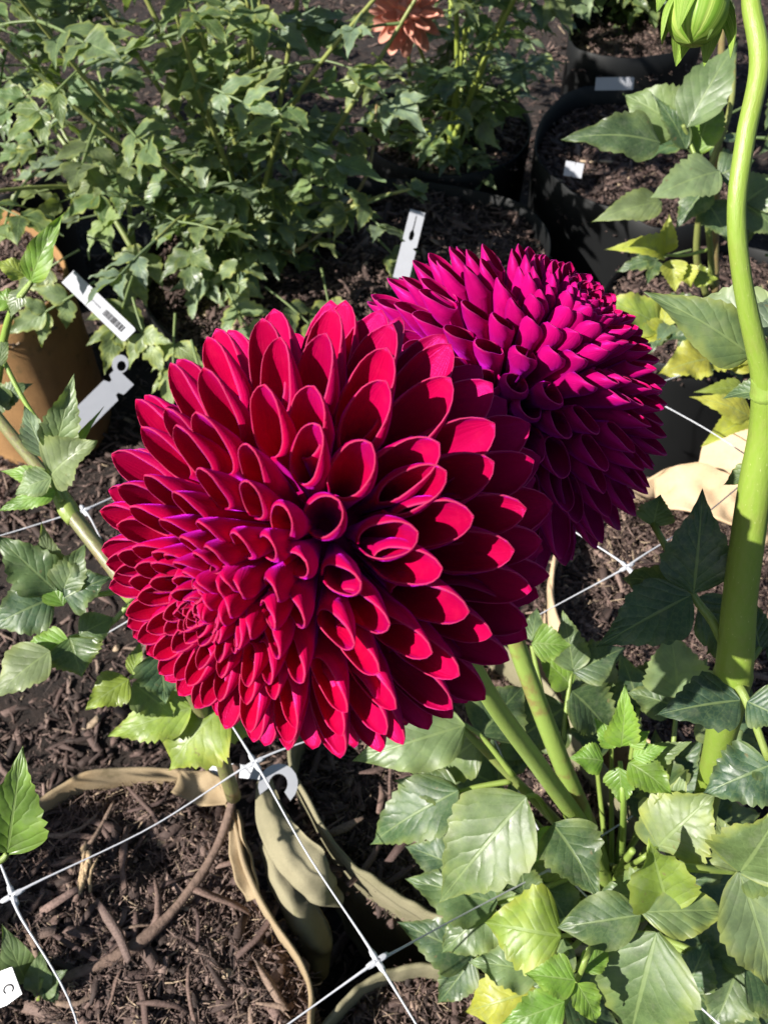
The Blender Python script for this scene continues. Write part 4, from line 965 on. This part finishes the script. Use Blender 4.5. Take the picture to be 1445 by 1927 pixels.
# ------------------------------------------------------------------ plant tags
def plate(name, outline, holes, a, b, wpx, mat, th=.0007, nz=None):
    """outline in (s across -.5..5, t along 0..1); a, b=(u,v,d) ends of the long axis"""
    import bmesh
    A, B = P(*a), P(*b); L = np.linalg.norm(B - A); w = wpx * (a[2] + b[2]) / 2 / F
    y = nrm(B - A); n = camdir(A) if nz is None else nrm(nz); x = nrm(np.cross(y, n)); z = np.cross(x, y)
    bm = bmesh.new()
    def ring(pts): 
        vs = [bm.verts.new(Vector(A + x * s * w + y * t * L)) for s, t in pts]
        return [bm.edges.new((vs[i], vs[(i + 1) % len(vs)])) for i in range(len(vs))]
    ed = ring(outline)
    for h in holes: ed += ring(h)
    bmesh.ops.triangle_fill(bm, use_beauty=True, edges=ed)
    g = bmesh.ops.extrude_face_region(bm, geom=bm.faces[:])
    bmesh.ops.translate(bm, verts=[v for v in g['geom'] if isinstance(v, bmesh.types.BMVert)], vec=Vector(-z * th))
    bmesh.ops.recalc_face_normals(bm, faces=bm.faces[:])
    me = bpy.data.meshes.new(name); bm.to_mesh(me); bm.free()
    o = link(name, me, mat); return o, (A, x, y, z, w, L)
rect = [(-.5, 0), (.5, 0), (.5, .97), (.42, 1), (-.42, 1), (-.5, .97)]
notch = [(-.5, 0), (.5, 0), (.5, .72), (.28, .75), (.28, .79), (.5, .82), (.5, 1), (-.5, 1), (-.5, .88), (-.28, .85), (-.28, .81), (-.5, .78)]
o, fr = plate('plant_tag', rect, [], (128, 520, 1.02), (245, 632, .98), 33, M['white']); tag(o, 'white plastic plant tag with dark print hanging below the bush leaves', 'plant tag')
def mark(o, fr, rects, lift=.0003):
    A, x, y, z, w, L = fr
    V, f = [], []
    for s0, s1, t0, t1 in rects:
        k = len(V)
        for dz in (lift, -.0002):
            V += [A + x * s * w + y * t * L + z * dz for s, t in ((s0, t0), (s1, t0), (s1, t1), (s0, t1))]
        f += [[k, k + 1, k + 2, k + 3]] + [[k + i, k + 4 + i, k + 4 + (i + 1) % 4, k + (i + 1) % 4] for i in range(4)]
    link('printed_marks', mesh('printed_marks', V, f, smooth=False), M['ink'], o)
mk = []
t = .60
while t < .90:
    w_ = rnd.uniform(.006, .02); mk.append((-.18, .2, t, t + w_)); t += w_ + rnd.uniform(.003, .009)
t = .40
while t < .54:
    w_ = rnd.uniform(.008, .014); mk.append((-.05, .02 + rnd.uniform(0, .08), t, t + w_)); t += w_ + .012
mark(o, fr, mk)
o, fr = plate('plant_tag', notch, [], (128, 815, .92), (236, 708, .94), 44, M['white']); tag(o, 'blank white plastic plant tag with notched end beside the orange brown bag', 'plant tag')
loop = [(.5 * math.cos(a), .5 + .5 * math.sin(a)) for a in np.linspace(0, 6.28, 15)[:-1]]
lh = [(.10 + .28 * math.cos(a), .42 + .28 * math.sin(a)) for a in np.linspace(0, 6.28, 11)[:-1]]
o2, _ = plate('loop', loop, [lh], (222, 702, .945), (232, 668, .95), 30, M['white']); o2.parent = o
key = [(.03, .93), (-.03, .93), (-.04, .72), (-.16, .66), (-.14, .58), (.0, .55), (.14, .58), (.16, .66), (.04, .72)]
notch2 = [(-.5, 0), (.5, 0), (.5, .42), (.26, .45), (.5, .48), (.5, 1), (-.5, 1), (-.5, .56), (-.26, .53), (-.5, .50)]
o, fr = plate('plant_tag', notch2, [key], (754, 525, .98), (786, 397, 1.02), 30, M['white']); tag(o, 'white plastic tag with a keyhole slot standing behind the magenta bloom', 'plant tag')
o, fr = plate('plant_tag', rect, [], (1120, 158, 1.26), (1192, 157, 1.26), 22, M['white']); tag(o, 'small white tag over the rear edge of the torn rim pot', 'plant tag')
o, fr = plate('plant_tag', notch2, [], (1062, 316, 1.06), (1096, 322, 1.06), 27, M['white'], nz=camdir(P(1080, 318, 1.06)) + np.array([.3, 0, .3])); tag(o, 'white tag bent over the front edge of the torn rim pot', 'plant tag')
o, fr = plate('plant_tag', [(-.5, 0), (.5, 0), (.5, .7), (.35, 1), (-.5, .9)], [], (-60, 1885, .555), (38, 1848, .55), 60, M['white']); tag(o, 'white plant tag tip with a handwritten curve beside the seedling', 'plant tag')
cv = [(.12 * math.cos(a) + .08, .78 + .09 * math.sin(a)) for a in np.linspace(.6, 5.6, 12)]
A, x, y, z, w, L = fr
tube('printed_marks', [A + x * s * w + y * t * L + z * .0002 for s, t in cv], [.0006, .0007, .0005], M['ink'], o, n=24, k=5)
# white tag looped round the stem, on the olive bag
o, fr = plate('plant_tag', [(-.5, 0), (.5, 0), (.5, 1), (-.5, 1)], [], (395, 1445, .65), (490, 1455, .64), 24, M['white']); tag(o, 'white plastic tag strip looped at the stem on the felt rim', 'plant tag')
hk = [(math.cos(a) * .5, .5 + .5 * math.sin(a)) for a in np.linspace(-.6, 3.9, 14)]
hk += [(math.cos(a) * .24, .5 + .26 * math.sin(a)) for a in np.linspace(3.7, -.5, 12)]
o2, _ = plate('hook', hk, [], (512, 1515, .612), (535, 1438, .632), 74, M['white']); o2.parent = o

# ------------------------------------------------------------------ dry stick
st_ = tube('dry_stick', [PZ(445, 1440, .06), PZ(432, 1530, .036), PZ(395, 1620, .022), PZ(330, 1710, .016), PZ(262, 1775, .014), PZ(190, 1815, .013), PZ(120, 1840, .013)], [.0032, .0030, .0034, .0030, .0036, .0032, .0044, .0052, .0042, .0040, .0036], M['stick'], None, n=50, k=11)
tag(st_, 'dry brown bent old stem lying across the mulch', 'stick')
SC.cycles.use_denoising = True
